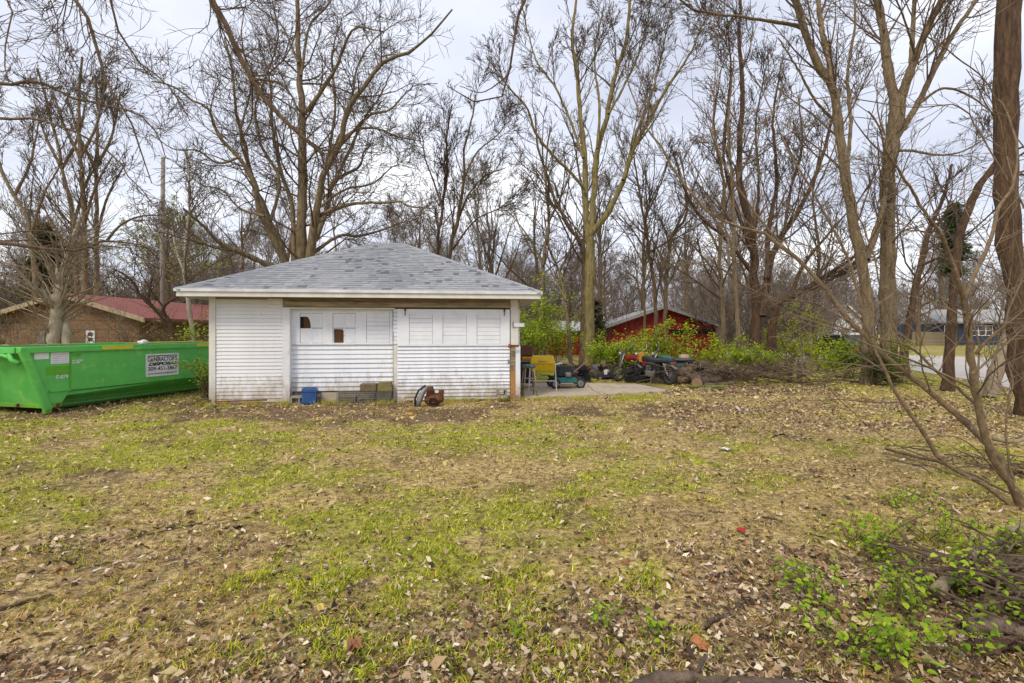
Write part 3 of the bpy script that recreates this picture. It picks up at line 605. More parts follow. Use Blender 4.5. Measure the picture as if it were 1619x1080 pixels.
# ---------------------------------------------------------------- roll-off dumpster
DO = np.array((-8.8, 9.3, 0)); DU = nrm(np.array((.24, .97, 0))); DN = np.array((-DU[1], DU[0], 0))
dump = thing('dumpster', 'long green roll-off dumpster beside the garage', 'dumpster', tuple(DO), math.atan2(DU[1], DU[0]))
def dl(px): k = (px - CX) / F; return float((k * DO[1] - DO[0]) / (DU[0] - k * DU[1]))
def dz(py, px): return float(H - (py - HY) / F * (DO[1] + DU[1] * dl(px)))
LN, WD, TZ = 5.2, 2.3, 1.26
body = MB()
for y, sgn in ((0, 1), (WD, -1)):
    body.add([(0, y, .14), (-.37, y, TZ), (.43, y, TZ), (.43, y, .41), (.25, y, .14), (LN, y, TZ), (LN, y, .41), (LN, y + sgn * .36, .14), (.43, y + sgn * .36, .14)],
             [f if sgn > 0 else f[::-1] for f in ((0, 4, 3, 2, 1), (3, 6, 5, 2), (8, 7, 6, 3), (4, 8, 3))])
    body.add([(-.33, y + sgn * .05, TZ), (LN, y + sgn * .05, TZ), (LN, y + sgn * .05, .45), (LN, y + sgn * .4, .2), (.3, y + sgn * .4, .2), (.05, y + sgn * .05, .3)], [f if sgn > 0 else f[::-1] for f in ((0, 1, 2, 5), (5, 2, 3, 4))])
body.add([(0, 0, .14), (-.37, 0, TZ), (-.37, WD, TZ), (0, WD, .14), (.06, .05, .2), (-.31, .05, TZ), (-.31, WD - .05, TZ), (.06, WD - .05, .2)], [(0, 1, 2, 3), (7, 6, 5, 4)])
body.box(LN, LN + .06, 0, WD, .14, TZ).box(0, LN, .3, WD - .3, .15, .2)
body.build('body', M['green'], dump)
MB().hexa([(-.42, -.06, TZ - .1), (LN, -.06, TZ - .1), (LN, .06, TZ - .1), (-.42, .06, TZ - .1)], [(-.42, -.06, TZ + .015), (LN, -.06, TZ + .015), (LN, .06, TZ + .015), (-.42, .06, TZ + .015)]).build('top_rail', M['green'], dump, bevel=.01)
MB().box(-.42, LN, WD - .06, WD + .06, TZ - .1, TZ + .015).build('top_rail', M['green'], dump, bevel=.01)
MB().box(-.45, -.34, .062, WD - .062, TZ - .1, TZ + .012).build('top_rail', M['green'], dump, bevel=.01)
for y in (-.02, WD + .02):
    MB().tube([(.03, y, .1), (.026, y, .112), (-.356, y, TZ - .062), (-.36, y, TZ - .05)], (.08, .08, .078, .078), 14, cap=False).build('corner_post', M['green'], dump, True)
    MB().box(-.045, .075, y - .05, y + .05, .0, .1).build('roller', M['green_hi'], dump, bevel=.02)
MB().box(-.03, .26, -.03, .05, .11, .19).box(-.03, .03, .05, WD, .11, .19).build('bottom_rail', M['green_hi'], dump, bevel=.006)
for z, y, m in ((.155, .30, 'green_hi'), (.105, .33, 'green')): MB().box(.3, LN, y, y + .05, z - .02, z + .02).build('skirt_rail', M[m], dump)
MB().box(.5, LN - .2, .5, .65, .02, .14).box(.5, LN - .2, WD - .65, WD - .5, .02, .14).build('skid_beam', M['green'], dump)
for x, y in ((-.035, .62), (.2, -.034)): MB().box(x - .035, x + .035, y - .004, y + .03, .12, .185).build('rust_patch', M['rust'], dump)
MB().tube([(.0, 1.28, .18), (-.37, .86, 1.12)], (.07, .07), 10).build('hook_post', M['green'], dump, True)
MB().tube([(-.42, .12, 1.05), (-.45, .3, 1.12), (-.46, .55, 1.14), (-.46, .8, 1.08)], .035, 8).tube([(-.4, .02, .98), (-.43, .14, 1.04), (-.43, .2, 1.15)], .045, 8).build('pull_bar', M['green'], dump, True)
for a, b_, c, d_ in ((54, 77, 557, 568), (80, 109, 557, 575)): MB().box(dl(a), dl(b_), -.006, -.001, dz(d_, (a + b_) / 2), dz(c, (a + b_) / 2)).build('sticker', M['paper'], dump)
for k in range(5): MB().box(dl(83), dl(107), -.0085, -.0065, dz(573 - k * 3, 95), dz(572.2 - k * 3, 95)).build('sticker_print', shade('faint_print', (.5, .5, .53), None, 9, .7, 0) if k == 0 else bpy.data.materials['faint_print'], dump)
MB().box(dl(73), dl(110.5), -.006, -.001, dz(586, 92), dz(579, 92)).box(dl(73), dl(110.5), -.006, -.001, dz(592, 92), dz(587, 92)).build('painted_patch', M['green_hi'], dump)
MB().box(dl(111) - .012, dl(111) + .012, -.014, -.002, .41, TZ - .1).build('seam_strip', M['green_hi'], dump)
MB().box(dl(77), dl(110), -.03, -.002, dz(618, 93) - .01, dz(616, 93)).build('step_plate', M['green'], dump)
for a, b_ in ((158, 207), (308, 345)): MB().box(dl(a), dl(b_), -.068, -.0625, TZ - .075, TZ - .005).build('reflector_strip', M['reflect'], dump)
TR = (math.pi / 2, 0, 0); M['letter'] = shade('white_letters', (.8, .8, .8), None, 9, .6, 0)
text('C-079', .10, M['letter'], dump, (dl(122.5), -.004, dz(572, 121)), TR, bold=.003, wid=dl(131) - dl(114))
text('C-079', .09, M['letter'], dump, (dl(97.5), -.009, dz(596, 98)), TR, bold=.003, wid=dl(107.5) - dl(88))
text('C-079', .09, M['green_hi'], dump, (dl(121), -.004, dz(562.5, 118)), TR, bold=.003, wid=dl(128) - dl(114))
sx0, sx1 = dl(230), dl(282); sz0, sz1 = dz(594, 256), dz(559, 256); sw, shh = sx1 - sx0, sz1 - sz0; mxs = (sx0 + sx1) / 2
sign = MB().box(sx0, sx1, -.012, -.003, sz0, sz1).build('sign_panel', M['paper'], dump)
MB().box(sx0 + sw * .05, sx1 - sw * .04, -.0145, -.0125, sz1 - shh * .115, sz1 - shh * .075).box(sx0 + sw * .335, sx0 + sw * .36, -.0145, -.0125, sz1 - shh * .36, sz1 - shh * .115).build('sign_rule', M['ink'], sign)
def fit(s, size, x, z, wid, **k):
    return text(s, size, M['ink'], sign, (x, -.013, z), TR, wid=wid, **k)
fit('C', shh * .28, sx0 + sw * .085, sz1 - shh * .25, sw * .075, bold=.004); fit('N', shh * .26, sx0 + sw * .27, sz1 - shh * .25, sw * .09, bold=.004)
fit("RACTOR'S", shh * .26, sx0 + sw * .655, sz1 - shh * .25, sw * .57, bold=.003); fit('DISPOSAL', shh * .18, mxs, sz1 - shh * .46, sw * .88, shear=.35, bold=.005)
fit('309-451-3867', shh * .25, mxs, sz1 - shh * .67, sw * .88, bold=.002); fit('www.contractorsdisposal.com', shh * .10, mxs, sz1 - shh * .87, sw * .88, bold=.001)
MB().disc((sx0 + sw * .165, -.0145, sz1 - shh * .27), shh * .075, (0, 1, 0), .003, 14).build('sign_emblem', M['steel'], sign)
MB().prism([(sx0 + sw * .125, -.0165, sz1 - shh * .215), (sx0 + sw * .20, -.0165, sz1 - shh * .235), (sx0 + sw * .19, -.0165, sz1 - shh * .15), (sx0 + sw * .155, -.0165, sz1 - shh * .145)], (0, .003, 0)).build('sign_emblem', M['reflect'], sign)
# rubble lying in the dumpster, just over its rim
def in_dump(x, y, z): return DO + DU * x + DN * y + np.array((0, 0, z))
MB().box(-.55, .55, -.1, .1, -.012, .012, Matrix.Rotation(math.radians(70), 3, 'Z') @ Matrix.Rotation(math.radians(2), 3, 'Y')).build('plank', M['weathered'], None).location = in_dump(.15, .3, TZ + .035)
tag(bpy.data.objects['plank'], 'loose brown plank lying across the dumpster rim above the stickers', 'plank')
o = MB().box(-1.0, 1.0, -.3, .3, -.01, .01, Matrix.Rotation(math.atan2(DU[1], DU[0]), 3, 'Z')).build('plywood_sheet', M['osb'], None); o.location = in_dump(3.1, .5, TZ + .03); tag(o, 'orange plywood sheet showing over the dumpster rim above the sign', 'plywood')
o = MB().blob((0, 0, 0), .09, .09, .06, 7, 5, .3).build('plaster_chunk', M['paper'], None); o.location = in_dump(1.9, .0, TZ + .06); tag(o, 'white plaster chunk on the dumpster rim', 'rubble')

# ---------------------------------------------------------------- things along the foot of the garage
def gw(px, py): return G(px, py)
def gloc(s_, y, z=0): return tuple(A + GU * s_ + GV * y + np.array((0, 0, z)))
def put(o, loc, rz=0, label=None, cat=None, group=None, rx=0, ry=0):
    o.location = loc; o.rotation_euler = (rx, ry, rz); return tag(o, label, cat, group)
put(MB().box(0, 1.05, -.02, .02, 0, .03).build('wood_strip', M['rust'], None), gloc(gs(343), -.1, .06), GROT, 'thin reddish strip lying along the foot of the left siding', 'wood strip', ry=-.02)
def block(name, label, cat, loc, rz, s=(.4, .2, .2), holes=2, mat='block', rot=None):
    m = MB(); L, D, Hh = s; t = .035; m.box(0, L, 0, t, 0, Hh).box(0, L, D - t, D, 0, Hh); n = holes + 1
    for k in range(n): x = (L - t) * k / (n - 1); m.box(x, x + t, t, D - t, .0, Hh)
    o = m.build(name, M[mat], None); put(o, loc, rz, label, cat); 
    if rot: o.rotation_euler = rot
    return o
block('cinder_block', 'concrete block on its side, behind the blue crate', 'cinder block', gloc(gs(463) + .02, -.02, .0), GROT, (.36, .18, .22), rot=(math.pi / 2, 0, GROT))
block('cinder_block', 'small concrete block under the right end of the right door', 'cinder block', gloc(gs(783), -.28, .14), GROT, (.2, .17, .2), 1, rot=(math.pi / 2, 0, GROT + .1))
t = thing('brick_stack', 'small stack of brick and boards below the plywood patch', 'bricks', gloc(gs(802), -.2), GROT)
MB().box(.02, .25, .02, .12, .055, .12).build('brick', shade('red_brick', (.36, .2, .15), None, 20, .9, .3), t, bevel=.006)
MB().box(0, .29, 0, .14, .025, .053).build('board', M['weathered'], t); MB().box(.03, .26, 0, .12, 0, .022).build('board', M['black'], t)
t = thing('plastic_crate', 'blue plastic crate tipped against the left door', 'crate', gloc(gs(483), -.3, .03), GROT + .1, rot=(-.12, .05, GROT + .15))
wl, dp, hh = .28, .26, .3
m = MB().box(0, wl, 0, dp, 0, .012).box(0, wl, 0, .012, 0, hh).box(0, wl, dp - .012, dp, 0, hh).box(0, .012, .013, dp - .013, .013, hh).box(wl - .012, wl, .013, dp - .013, .013, hh); m.build('tub', M['blue'], t)
MB().box(-.012, wl + .012, -.012, .02, hh - .05, hh + .004).box(-.012, wl + .012, dp - .02, dp + .012, hh - .05, hh + .004).box(-.012, .02, .021, dp - .021, hh - .05, hh + .004).box(wl - .02, wl + .012, .021, dp - .021, hh - .05, hh + .004).build('rim', M['blue'], t)
MB().hexa([(-.02, -.02, hh + .006), (wl + .02, -.02, hh + .006), (wl + .02, dp + .02, hh + .02), (-.02, dp + .02, hh + .02)], [(.03, .02, hh + .05), (wl - .03, .02, hh + .05), (wl - .03, dp - .02, hh + .06), (.03, dp - .02, hh + .06)]).build('lid', M['blue'], t)
for k in range(4): MB().box(.04 + k * .06, .065 + k * .06, -.008, -.001, .03, hh - .07).build('rib', M['blue'], t)
put(MB().box(0, .36, 0, .03, 0, .21).build('paving_slab', M['concrete'], None), gloc(gs(508), -.02, .02), GROT, 'pinkish slab leaning on edge between blue crate and wire crates', 'slab', rx=-.12)
def wire_crate(label, px0, px1, fill):
    s0, s1 = gs(px0), gs(px1); t = thing('wire_crate', label, 'wire crate', gloc(s0, -.18), GROT, 'wire crates under the left door'); w, d_, h_ = s1 - s0 - .02, .26, .24
    MB().tube([(0, 0, 0), (w, 0, 0), (w, 0, h_), (0, 0, h_), (0, 0, 0)], .008, 5).tube([(0, d_, 0), (w, d_, 0), (w, d_, h_), (0, d_, h_), (0, d_, 0)], .008, 5).tube([(0, 0, h_), (0, d_, h_)], .008, 5).tube([(w, 0, h_), (w, d_, h_)], .008, 5).build('frame', M['wire'], t)
    m = MB(); n = int(w / .035)
    for k in range(1, n): m.tube([(w * k / n, 0, 0), (w * k / n, 0, h_)], .0048, 4)
    for k in range(1, 5): m.tube([(0, 0, h_ * k / 5), (w, 0, h_ * k / 5)], .0048, 4).tube([(0, 0, h_ * k / 5), (0, d_, h_ * k / 5)], .0048, 4).tube([(w, 0, h_ * k / 5), (w, d_, h_ * k / 5)], .0048, 4)
    m.build('mesh_side', M['wire'], t)
    MB().box(.02, w - .02, .03, d_ - .02, .01, h_ * fill).build('contents', M['brownstone'] if fill > .5 else M['black'], t)
    return t
wire_crate('brown-filled wire crate under the left door, nearest the blue crate', 535, 567, .55)
wire_crate('middle wire crate under the left door, below the brown stone block', 568, 597, .3)
wire_crate('dark wire crate below the mossy block, beside the middle post', 598, 622, .25)
put(MB().box(0, gs(597) - gs(571), 0, .2, 0, .17).build('stone_block', M['brownstone'], None, bevel=.02), gloc(gs(571), -.16, .25), GROT, 'brown stone block on top of the wire crates', 'stone block')
put(MB().hexa([(0, 0, 0), (.33, 0, 0), (.33, .2, 0), (0, .2, 0)], [(.01, .01, .19), (.3, .01, .215), (.3, .18, .215), (.01, .18, .19)]).build('stone_block', M['moss'], None, bevel=.02), gloc(gs(598), -.17, .25), GROT, 'green mossy block on top of the wire crates, beside the middle post', 'stone block')
# rusty engine with a black hood, in front of the right door
t = thing('rusty_engine', 'rusty small engine with black hooped guard, in front of the right door', 'engine', G(677, 641.5), .1)
MB().blob((.12, 0, .13), .2, .16, .13, 12, 8, .12).build('crankcase', M['engine_rust'], t)
MB().tube([(.05, -.02, .22), (.05, -.02, .36)], (.085, .075), 12).disc((.05, -.02, .38), .06, (0, 0, 1), .05).build('cylinder', M['engine_rust'], t)
MB().tube([(.26, .0, .2), (.28, 0, .33)], (.06, .055), 10).build('carburettor', M['engine_rust'], t)
for k in range(4): MB().disc((.05, -.02, .245 + k * .03), .1, (0, 0, 1), .008, 14).build('cooling_fin', M['engine_rust'], t)
MB().ring((.12, -.17, .1), .085, .018, (.2, 1, .3), 18, 6).build('flywheel', M['black'], t, True)
MB().tube([(-.26, -.06, 0), (-.27, -.03, .16), (-.2, 0, .32), (-.06, .02, .42), (-.01, .02, .4)], .022, 8).build('guard_bar', M['black'], t, True)
MB().tube([(-.2, -.1, 0), (-.18, -.08, .12), (-.1, -.06, .3), (-.0, -.04, .41)], (.05, .055, .05, .03), 8).build('guard_bar', M['steel'], t, True)
put(MB().blob((0, 0, .01), .07, .05, .03, 8, 5, .3).build('scrap', M['orange'], None), G(648, 655.5), .3, 'orange scrap on the dirt in front of the right door', 'scrap')
# brush at the left corner of the garage
def sticks(m, n, cx, cy, sx, sy, lo, hi, r, z=.05):
    for _ in range(n):
        a = random.uniform(0, 6.3); L = random.uniform(lo, hi); x, y = cx + random.gauss(0, sx), cy + random.gauss(0, sy); d = np.array((math.cos(a), math.sin(a), random.uniform(-.08, .15) + (random.uniform(-.2, .45) if z > .5 else 0)))
        p = np.array((x, y, random.uniform(0, z))) ; q = spline([p, p + d * L * .5 + np.array((0, 0, random.uniform(-.02, .04))), p + d * L], 5); q[:, 2] = np.maximum(q[:, 2], .008); m.tube(q, (r, r * .9, r * .8, r * .6, r * .4), 5)
    return m
b0 = G(318, 640); o = sticks(MB(), 16, 0, 0, .16, .12, .2, .6, .012, .12).build('brush_heap', M['twig'], None); put(o, tuple(b0), 0, 'small heap of twigs at the left corner of the garage', 'brush').__setitem__('kind', 'stuff')

# ---------------------------------------------------------------- junk on the patio
g0 = G(836, 627.5); t = thing('bar_stool', 'wooden bar stool with grey padded seat beside the garage corner', 'stool', (g0[0], g0[1], .035), .2)
MB().tube([(0, 0, .66), (0, 0, .70), (0, 0, .735), (0, 0, .745)], (.15, .165, .16, .11), 16).build('seat', M['greyseat'], t, True)
LG = []
for sx_, sy_ in ((-1, -1), (1, -1), (1, 1), (-1, 1)):
    a = np.array((sx_ * .1, sy_ * .1, .66)); b_ = np.array((sx_ * .165, sy_ * .165, 0)); LG.append((a, b_)); MB().tube([a, b_], (.018, .016), 8).build('leg', M['stoolwood'], t, True)
for k in range(4):
    for f in ((.3, .62) if k % 2 else (.38, .72)):
        a, b_ = LG[k], LG[(k + 1) % 4]; MB().tube([a[0] + (a[1] - a[0]) * f, b_[0] + (b_[1] - b_[0]) * f], .011, 6).build('rung', M['stoolwood'], t, True)
g0 = G(858, 619); t = thing('charcoal_grill', 'yellow barrel grill on pale tubular legs, behind the bar stool', 'grill', (g0[0], g0[1], .035), -.08)
w = .31
MB().hexa([(-w, -.2, .5), (w, -.2, .5), (w, .2, .5), (-w, .2, .5)], [(-w, -.24, .69), (w, -.24, .69), (w, .24, .69), (-w, .24, .69)]).build('firebox', M['yellow'], t, bevel=.02)
MB().hexa([(-w - .01, -.25, .695), (w + .01, -.25, .695), (w + .01, .25, .695), (-w - .01, .25, .695)], [(-w + .03, -.16, .9), (w - .03, -.16, .9), (w - .03, .16, .9), (-w + .03, .16, .9)]).build('lid', M['yellow'], t, bevel=.03)
MB().tube([(-.1, -.235, .76), (-.1, -.27, .77), (.1, -.27, .77), (.1, -.235, .76)], .01, 6).build('handle', M['stoolwood'], t)
for sx_ in (-1, 1):
    for sy_ in (-1, 1): MB().tube([(sx_ * (w + .015), sy_ * .17, .66), (sx_ * (w + .03), sy_ * .18, .3), (sx_ * (w + .05), sy_ * .22, 0)], .013, 7).build('leg', M['white'], t)
    MB().tube([(sx_ * (w + .035), -.18, .25), (sx_ * (w + .035), .18, .25)], .011, 6).build('brace', M['white'], t)
MB().tube([(-w - .035, -.19, .26), (w + .035, -.19, .26)], .011, 6).build('brace', M['white'], t)
g0 = G(829, 614); t = thing('smoker_grill', 'dark brown smoker with open lid, between the garage corner and the yellow grill', 'grill', (g0[0], g0[1], .035), -.1)
MB().box(-.3, .28, -.2, .25, .12, .7).build('cabinet', M['black'], t, bevel=.015); MB().box(-.34, .32, -.22, .27, .702, .73).build('shelf', M['steel'], t)
MB().hexa([(-.2, .1, .86), (.22, .1, .86), (.22, .22, .86), (-.2, .22, .86)], [(-.2, .16, 1.14), (.22, .16, 1.14), (.22, .26, 1.14), (-.2, .26, 1.14)]).build('lid', M['hole'], t, bevel=.02)
MB().tube([(-.05, -.05, .78), (.2, -.05, .78)], .06, 10).build('burner', M['orange'], t); MB().box(-.2, .22, .14, .24, .731, .86).build('hinge_plate', M['rust'], t)
for sx_ in (-.27, .25): MB().tube([(sx_, .2, 0), (sx_, .2, .12)], .02, 6).tube([(sx_, -.16, 0), (sx_, -.16, .12)], .02, 6).build('foot', M['black'], t)
def wheel(t, c, R_, wd_, ax=(0, 1, 0), name='wheel', rim='steel'):
    o = MB().ring(c, R_ * .8, R_ * .22, ax, 18, 6).build(name, M['rubber'], t, True); MB().disc(c, R_ * .62, ax, wd_ * .7, 14).build('rim', M[rim], o); return o
g0 = G(896, 614.5); t = thing('lawn_mower', 'black and teal push mower with wheels, right of the yellow grill', 'lawn mower', (g0[0], g0[1], .02), .15)
MB().hexa([(-.36, -.25, .16), (.24, -.27, .16), (.26, .27, .16), (-.36, .25, .16)], [(-.32, -.2, .3), (.2, -.22, .3), (.2, .22, .3), (-.32, .2, .3)]).build('deck', M['teal'], t, bevel=.02)
MB().box(-.33, .2, -.29, -.275, .09, .14).build('trim_strip', M['cutwood'], t)
MB().hexa([(-.3, -.12, .31), (.2, -.12, .31), (.2, .3, .31), (-.3, .3, .31)], [(-.24, -.08, .62), (.14, -.05, .62), (.14, .28, .6), (-.24, .28, .6)]).build('grass_bag', M['black'], t, bevel=.04)
MB().tube([(0, -.14, .31), (0, -.14, .44)], (.1, .08), 12).build('engine', M['steel'], t, True)
for x, y in ((.33, -.2), (.38, .22), (-.36, .26), (-.37, -.24)): wheel(t, (x, y, .14), .14, .07)
MB().tube([(-.2, .27, .3), (-.25, .45, .75), (.15, .45, .75), (.2, .27, .3)], .012, 6).build('handle', M['steel'], t)
junk = [('garden_rake', 'long pale pole leaning over the junk heap behind the mower', 'pole', [(905, 590, 14.6), (926, 573, 15.2)], .014, 'cutwood'),
        ('metal_pole', 'thin grey pole lying across the junk heap behind the yellow grill', 'pole', [(880, 572, 14.6), (892, 588, 14.4)], .012, 'cutwood'),
        ('wooden_stake', 'short pale stake on the junk heap above the mower', 'stake', [(872, 578, 13.6), (888, 574, 13.8)], .018, 'white')]
for n_, lb, ct, pts, r_, mt in junk:
    p = [W(*q) for q in pts]; o = MB().tube([np.zeros(3), p[1] - p[0]], r_, 7).build(n_, M[mt], None); put(o, tuple(p[0]), 0, lb, ct)
for k, (px, py, d, s_, mt, lb) in enumerate(((888, 589, 15.2, .34, 'black', 'dark heap of scrap behind the mower'), (905, 588, 15.4, .32, 'log', 'brown scrap heap under the long pale pole'), (919, 590, 15.3, .3, 'black', 'black scrap heap left of the red fuel can'), (952, 585, 16.5, .36, 'log', 'dark scrap heap behind the grey box'), (1012, 600, 15.2, .5, 'black', 'black parts heaped under the red and orange motorcycles'), (1050, 600, 15.0, .45, 'log', 'brown scrap heaped under the teal motorcycle'), (1085, 600, 15.6, .3, 'black', 'dark scrap between the teal motorcycle and the logs'))):
    p = W(px, py, d); p[2] = 0; o = MB()
    for _ in range(16): 
        q = Vector((random.gauss(0, s_ * .6), random.gauss(0, .2), random.uniform(.05, .42))); o.box(-random.uniform(.06, .2), .12, -.05, .05, -.02, random.uniform(.02, .12), Matrix.Rotation(random.uniform(0, 6), 3, 'Z') @ Matrix.Rotation(random.uniform(-.7, .7), 3, 'Y'), q)
    for _ in range(9):
        a = np.array((random.gauss(0, s_ * .7), random.gauss(0, .2), random.uniform(.1, .5))); b_ = a + np.array((random.uniform(-.5, .5), random.uniform(-.2, .2), random.uniform(-.25, .3))); o.tube([a, b_], .011, 5)
    o.box(-s_ * .9, s_ * .9, -.15, .15, 0, .2)
    put(o.build('scrap_heap', M[mt], None), tuple(p), 0, lb, 'scrap heap').__setitem__('kind', 'stuff')
g0 = G(930.5, 596); t = thing('fuel_can', 'red plastic fuel can beside the grey box', 'fuel can', tuple(g0), .2)
MB().box(-.13, .13, -.09, .09, 0.06, .3).build('can', M['red'], t, bevel=.03); MB().tube([(-.08, 0, .3), (-.07, 0, .38), (.06, 0, .38), (.07, 0, .3)], .016, 8).build('handle', M['red'], t, True); MB().tube([(.09, 0, .29), (.13, 0, .37)], (.03, .02), 8).build('spout', M['black'], t); MB().box(-.14, .14, -.1, .1, 0, .058).build('base', M['black'], t)
g0 = G(941, 597); t = thing('battery_charger', 'grey box with white label on small wheels, right of the red fuel can', 'machine', tuple(g0), -.1)
MB().box(-.11, .11, -.1, .1, .2, .44).build('cabinet', shade('grey_box_paint', (.17, .18, .2), None, 9, .5, .05), t, bevel=.01); MB().box(-.13, .13, -.12, .1, .09, .198).build('tray', M['white'], t, bevel=.01)
wheel(t, (-.08, -.12, .09), .09, .05); wheel(t, (.1, -.12, .09), .09, .05)
g0 = G(959, 600); t = thing('small_mower', 'low mower with grey engine, between the grey box and the red motorcycle', 'lawn mower', tuple(g0), .1)
MB().hexa([(-.3, -.2, .08), (.3, -.2, .08), (.3, .2, .08), (-.3, .2, .08)], [(-.24, -.15, .16), (.24, -.15, .16), (.24, .15, .16), (-.24, .15, .16)]).build('deck', M['black'], t, bevel=.01); MB().tube([(0, 0, .16), (0, 0, .3), (0, 0, .34)], (.12, .11, .05), 12).build('engine', M['chrome'], t, True); MB().box(-.12, -.02, -.17, -.12, .17, .3).build('air_filter', M['white'], t, bevel=.01)
for x in (-.27, .27):
    for y in (-.2, .2): wheel(t, (x, y, .08), .08, .04)

# ---------------------------------------------------------------- motorcycles
def moto(label, px, py, rz, lean, tank, fend, seat, plate=None, dirt=False, gold=False):
    g0 = G(px, py); t = thing('motorcycle', label, 'motorcycle', tuple(g0 + np.array((0, 0, .0))), 0, 'motorcycles beside the patio', rot=(lean, 0, rz)); t.scale = (.92, .92, .92); wr = .31 if dirt else .29
    for x in (-.66, .68):
        c = (x, 0, wr); o = MB().ring(c, wr - .05, .05, (0, 1, 0), 24, 7).build('wheel', M['rubber'], t, True); MB().ring(c, wr - .09, .014, (0, 1, 0), 20, 5).build('rim', M['chrome'], o)
        m = MB()
        for k in range(12): a = k * math.pi / 6; m.tube([(x, .03 * (-1) ** k, wr), (x + math.cos(a) * (wr - .09), 0, wr + math.sin(a) * (wr - .09))], .0035, 4)
        m.build('spokes', M['chrome'], o); MB().disc(c, .06, (0, 1, 0), .1, 12).build('hub', M['steel'], o)
    for s_ in (-.075, .075): MB().tube([(.68, s_, wr), (.5, s_, .78), (.43, s_, .96)], (.022, .024, .02), 7).build('fork', M['chrome'], t, True)
    MB().tube([(.44, 0, .86), (.05, 0, .72), (-.5, 0, .7), (-.72, 0, .68)], .022, 6).tube([(.46, 0, .78), (.3, 0, .3), (-.15, 0, .24), (-.2, 0, .7)], .02, 6).tube([(-.15, .09, .3), (-.66, .09, wr)], .02, 6).tube([(-.15, -.09, .3), (-.66, -.09, wr)], .02, 6).build('frame', M['black'], t)
    MB().box(-.14, .2, -.12, .12, .24, .42).build('engine', M['steel'], t, bevel=.02); 
    for k in range(5): MB().box(-.02, .17, -.09, .09, .43 + k * .035, .445 + k * .035).build('cooling_fin', M['steel'], t)
    MB().tube([(.02, 0, .42), (.03, 0, .62)], .06, 8).build('cylinder', M['black'], t)
    MB().hexa([(-.12, -.1, .7), (.38, -.09, .74), (.38, .09, .74), (-.12, .1, .7)], [(-.08, -.08, .86), (.3, -.09, .92), (.3, .09, .92), (-.08, .08, .86)]).build('fuel_tank', M[tank], t, bevel=.05)
    MB().hexa([(-.8, -.1, .73), (-.1, -.12, .71), (-.1, .12, .71), (-.8, .1, .73)], [(-.78, -.09, .82), (-.12, -.1, .81), (-.12, .1, .81), (-.78, .09, .82)]).build('seat', M[seat], t, bevel=.03)
    for x, a0, a1, up_ in ((-.66, .5, 2.4, .05), (.68, .6, 2.5, .22 if dirt else .03)):
        prof = [(x + (wr + up_) * math.cos(a), wr + (wr + up_) * math.sin(a) * (1.0 if x < 0 else .98)) for a in np.linspace(a0, a1, 9)]
        if dirt and x > 0: prof = [(.3, .72), (.55, .7), (.85, .72), (1.05, .66)]
        n = len(prof); MB().add([(p[0], s_, p[1]) for s_ in (-.07, .07) for p in prof] + [(p[0], s_ * .8, p[1] + .012) for s_ in (-.07, .07) for p in prof], [(i_, i_ + 1, n + i_ + 1, n + i_) for i_ in range(n - 1)] + [(2 * n + i_, 3 * n + i_, 3 * n + i_ + 1, 2 * n + i_ + 1) for i_ in range(n - 1)]).build('fender', M[fend], t)
    hb = MB().tube([(.3, -.4, 1.08), (.4, -.25, 1.1), (.43, -.08, 1.0), (.43, .08, 1.0), (.4, .25, 1.1), (.3, .4, 1.08)], .012, 6).build('handlebar', M['chrome'], t)
    for s_ in (-1, 1):
        MB().tube([(.3, s_ * .4, 1.08), (.37, s_ * .3, 1.09)], .018, 7).build('grip', M['black'], hb)
        MB().tube([(.37, s_ * .27, 1.1), (.4, s_ * .33, 1.24)], .006, 5).disc((.4, s_ * .34, 1.28), .055, (1, 0, .1), .015, 12).build('mirror', M['chrome'], hb)
    MB().tube([(.5, 0, .93), (.56, 0, .93), (.6, 0, .93)], (.05, .085, .09), 12).build('headlight', M['chrome'], t, True)
    MB().tube([(.15, -.1, .5), (.24, -.14, .36), (.1, -.15, .24), (-.4, -.16, .3), (-.8, -.17, .38)], (.02, .02, .022, .035, .04), 8).build('exhaust', M['chrome'], t, True)
    for s_ in (-.1, .1): MB().tube([(-.66, s_, wr + .02), (-.52, s_, .7)], (.024, .028), 7).build('shock', M['chrome'], t)
    MB().box(-.4, -.16, -.125, -.11, .48, .68).box(-.4, -.16, .11, .125, .48, .68).build('side_panel', M[tank], t)
    MB().box(-.9, -.84, -.06, .06, .66, .74).build('tail_light', M['red'], t, bevel=.01)
    if plate: MB().box(-.95, -.94, -.09, .09, .48, .62).build('number_plate', M['white'], t)
    if gold: MB().hexa([(.3, -.12, .7), (.42, -.12, .7), (.42, .12, .7), (.3, .12, .7)], [(.36, -.14, 1.0), (.46, -.14, 1.0), (.46, .14, 1.0), (.36, .14, 1.0)]).build('fork_cover', M['orange'], t, bevel=.02)
    MB().tube([(-.05, .1, .26), (-.1, .3, .02)], .012, 5).build('kickstand', M['steel'], t)
    return t
moto('red dirt bike with raised front fender, leftmost of the motorcycles', 1005, 602, math.radians(198), .1, 'red', 'red', 'vinyl', dirt=True)
moto('motorcycle with orange fork cover and round mirrors, middle of the motorcycles', 1032, 606, math.radians(128), -.1, 'vinyl', 'chrome', 'vinyl', gold=True)
moto('teal-tanked motorcycle with white number plate, next to the log pile', 1060, 604, math.radians(158), -.12, 'teal', 'black', 'vinyl', plate=True)
for lb, px, py, L, rz, mt in (('reddish pole lying in front of the motorcycles', 997, 604, .85, -.12, 'rust'), ('long grey stick propped across the motorcycles', 985, 600, 1.1, -.25, 'wire')):
    g0 = G(px, py); put(MB().tube([(0, 0, .03), (L, 0, .03)], .018, 6).build('pole', M[mt], None), tuple(g0), rz, lb, 'pole')
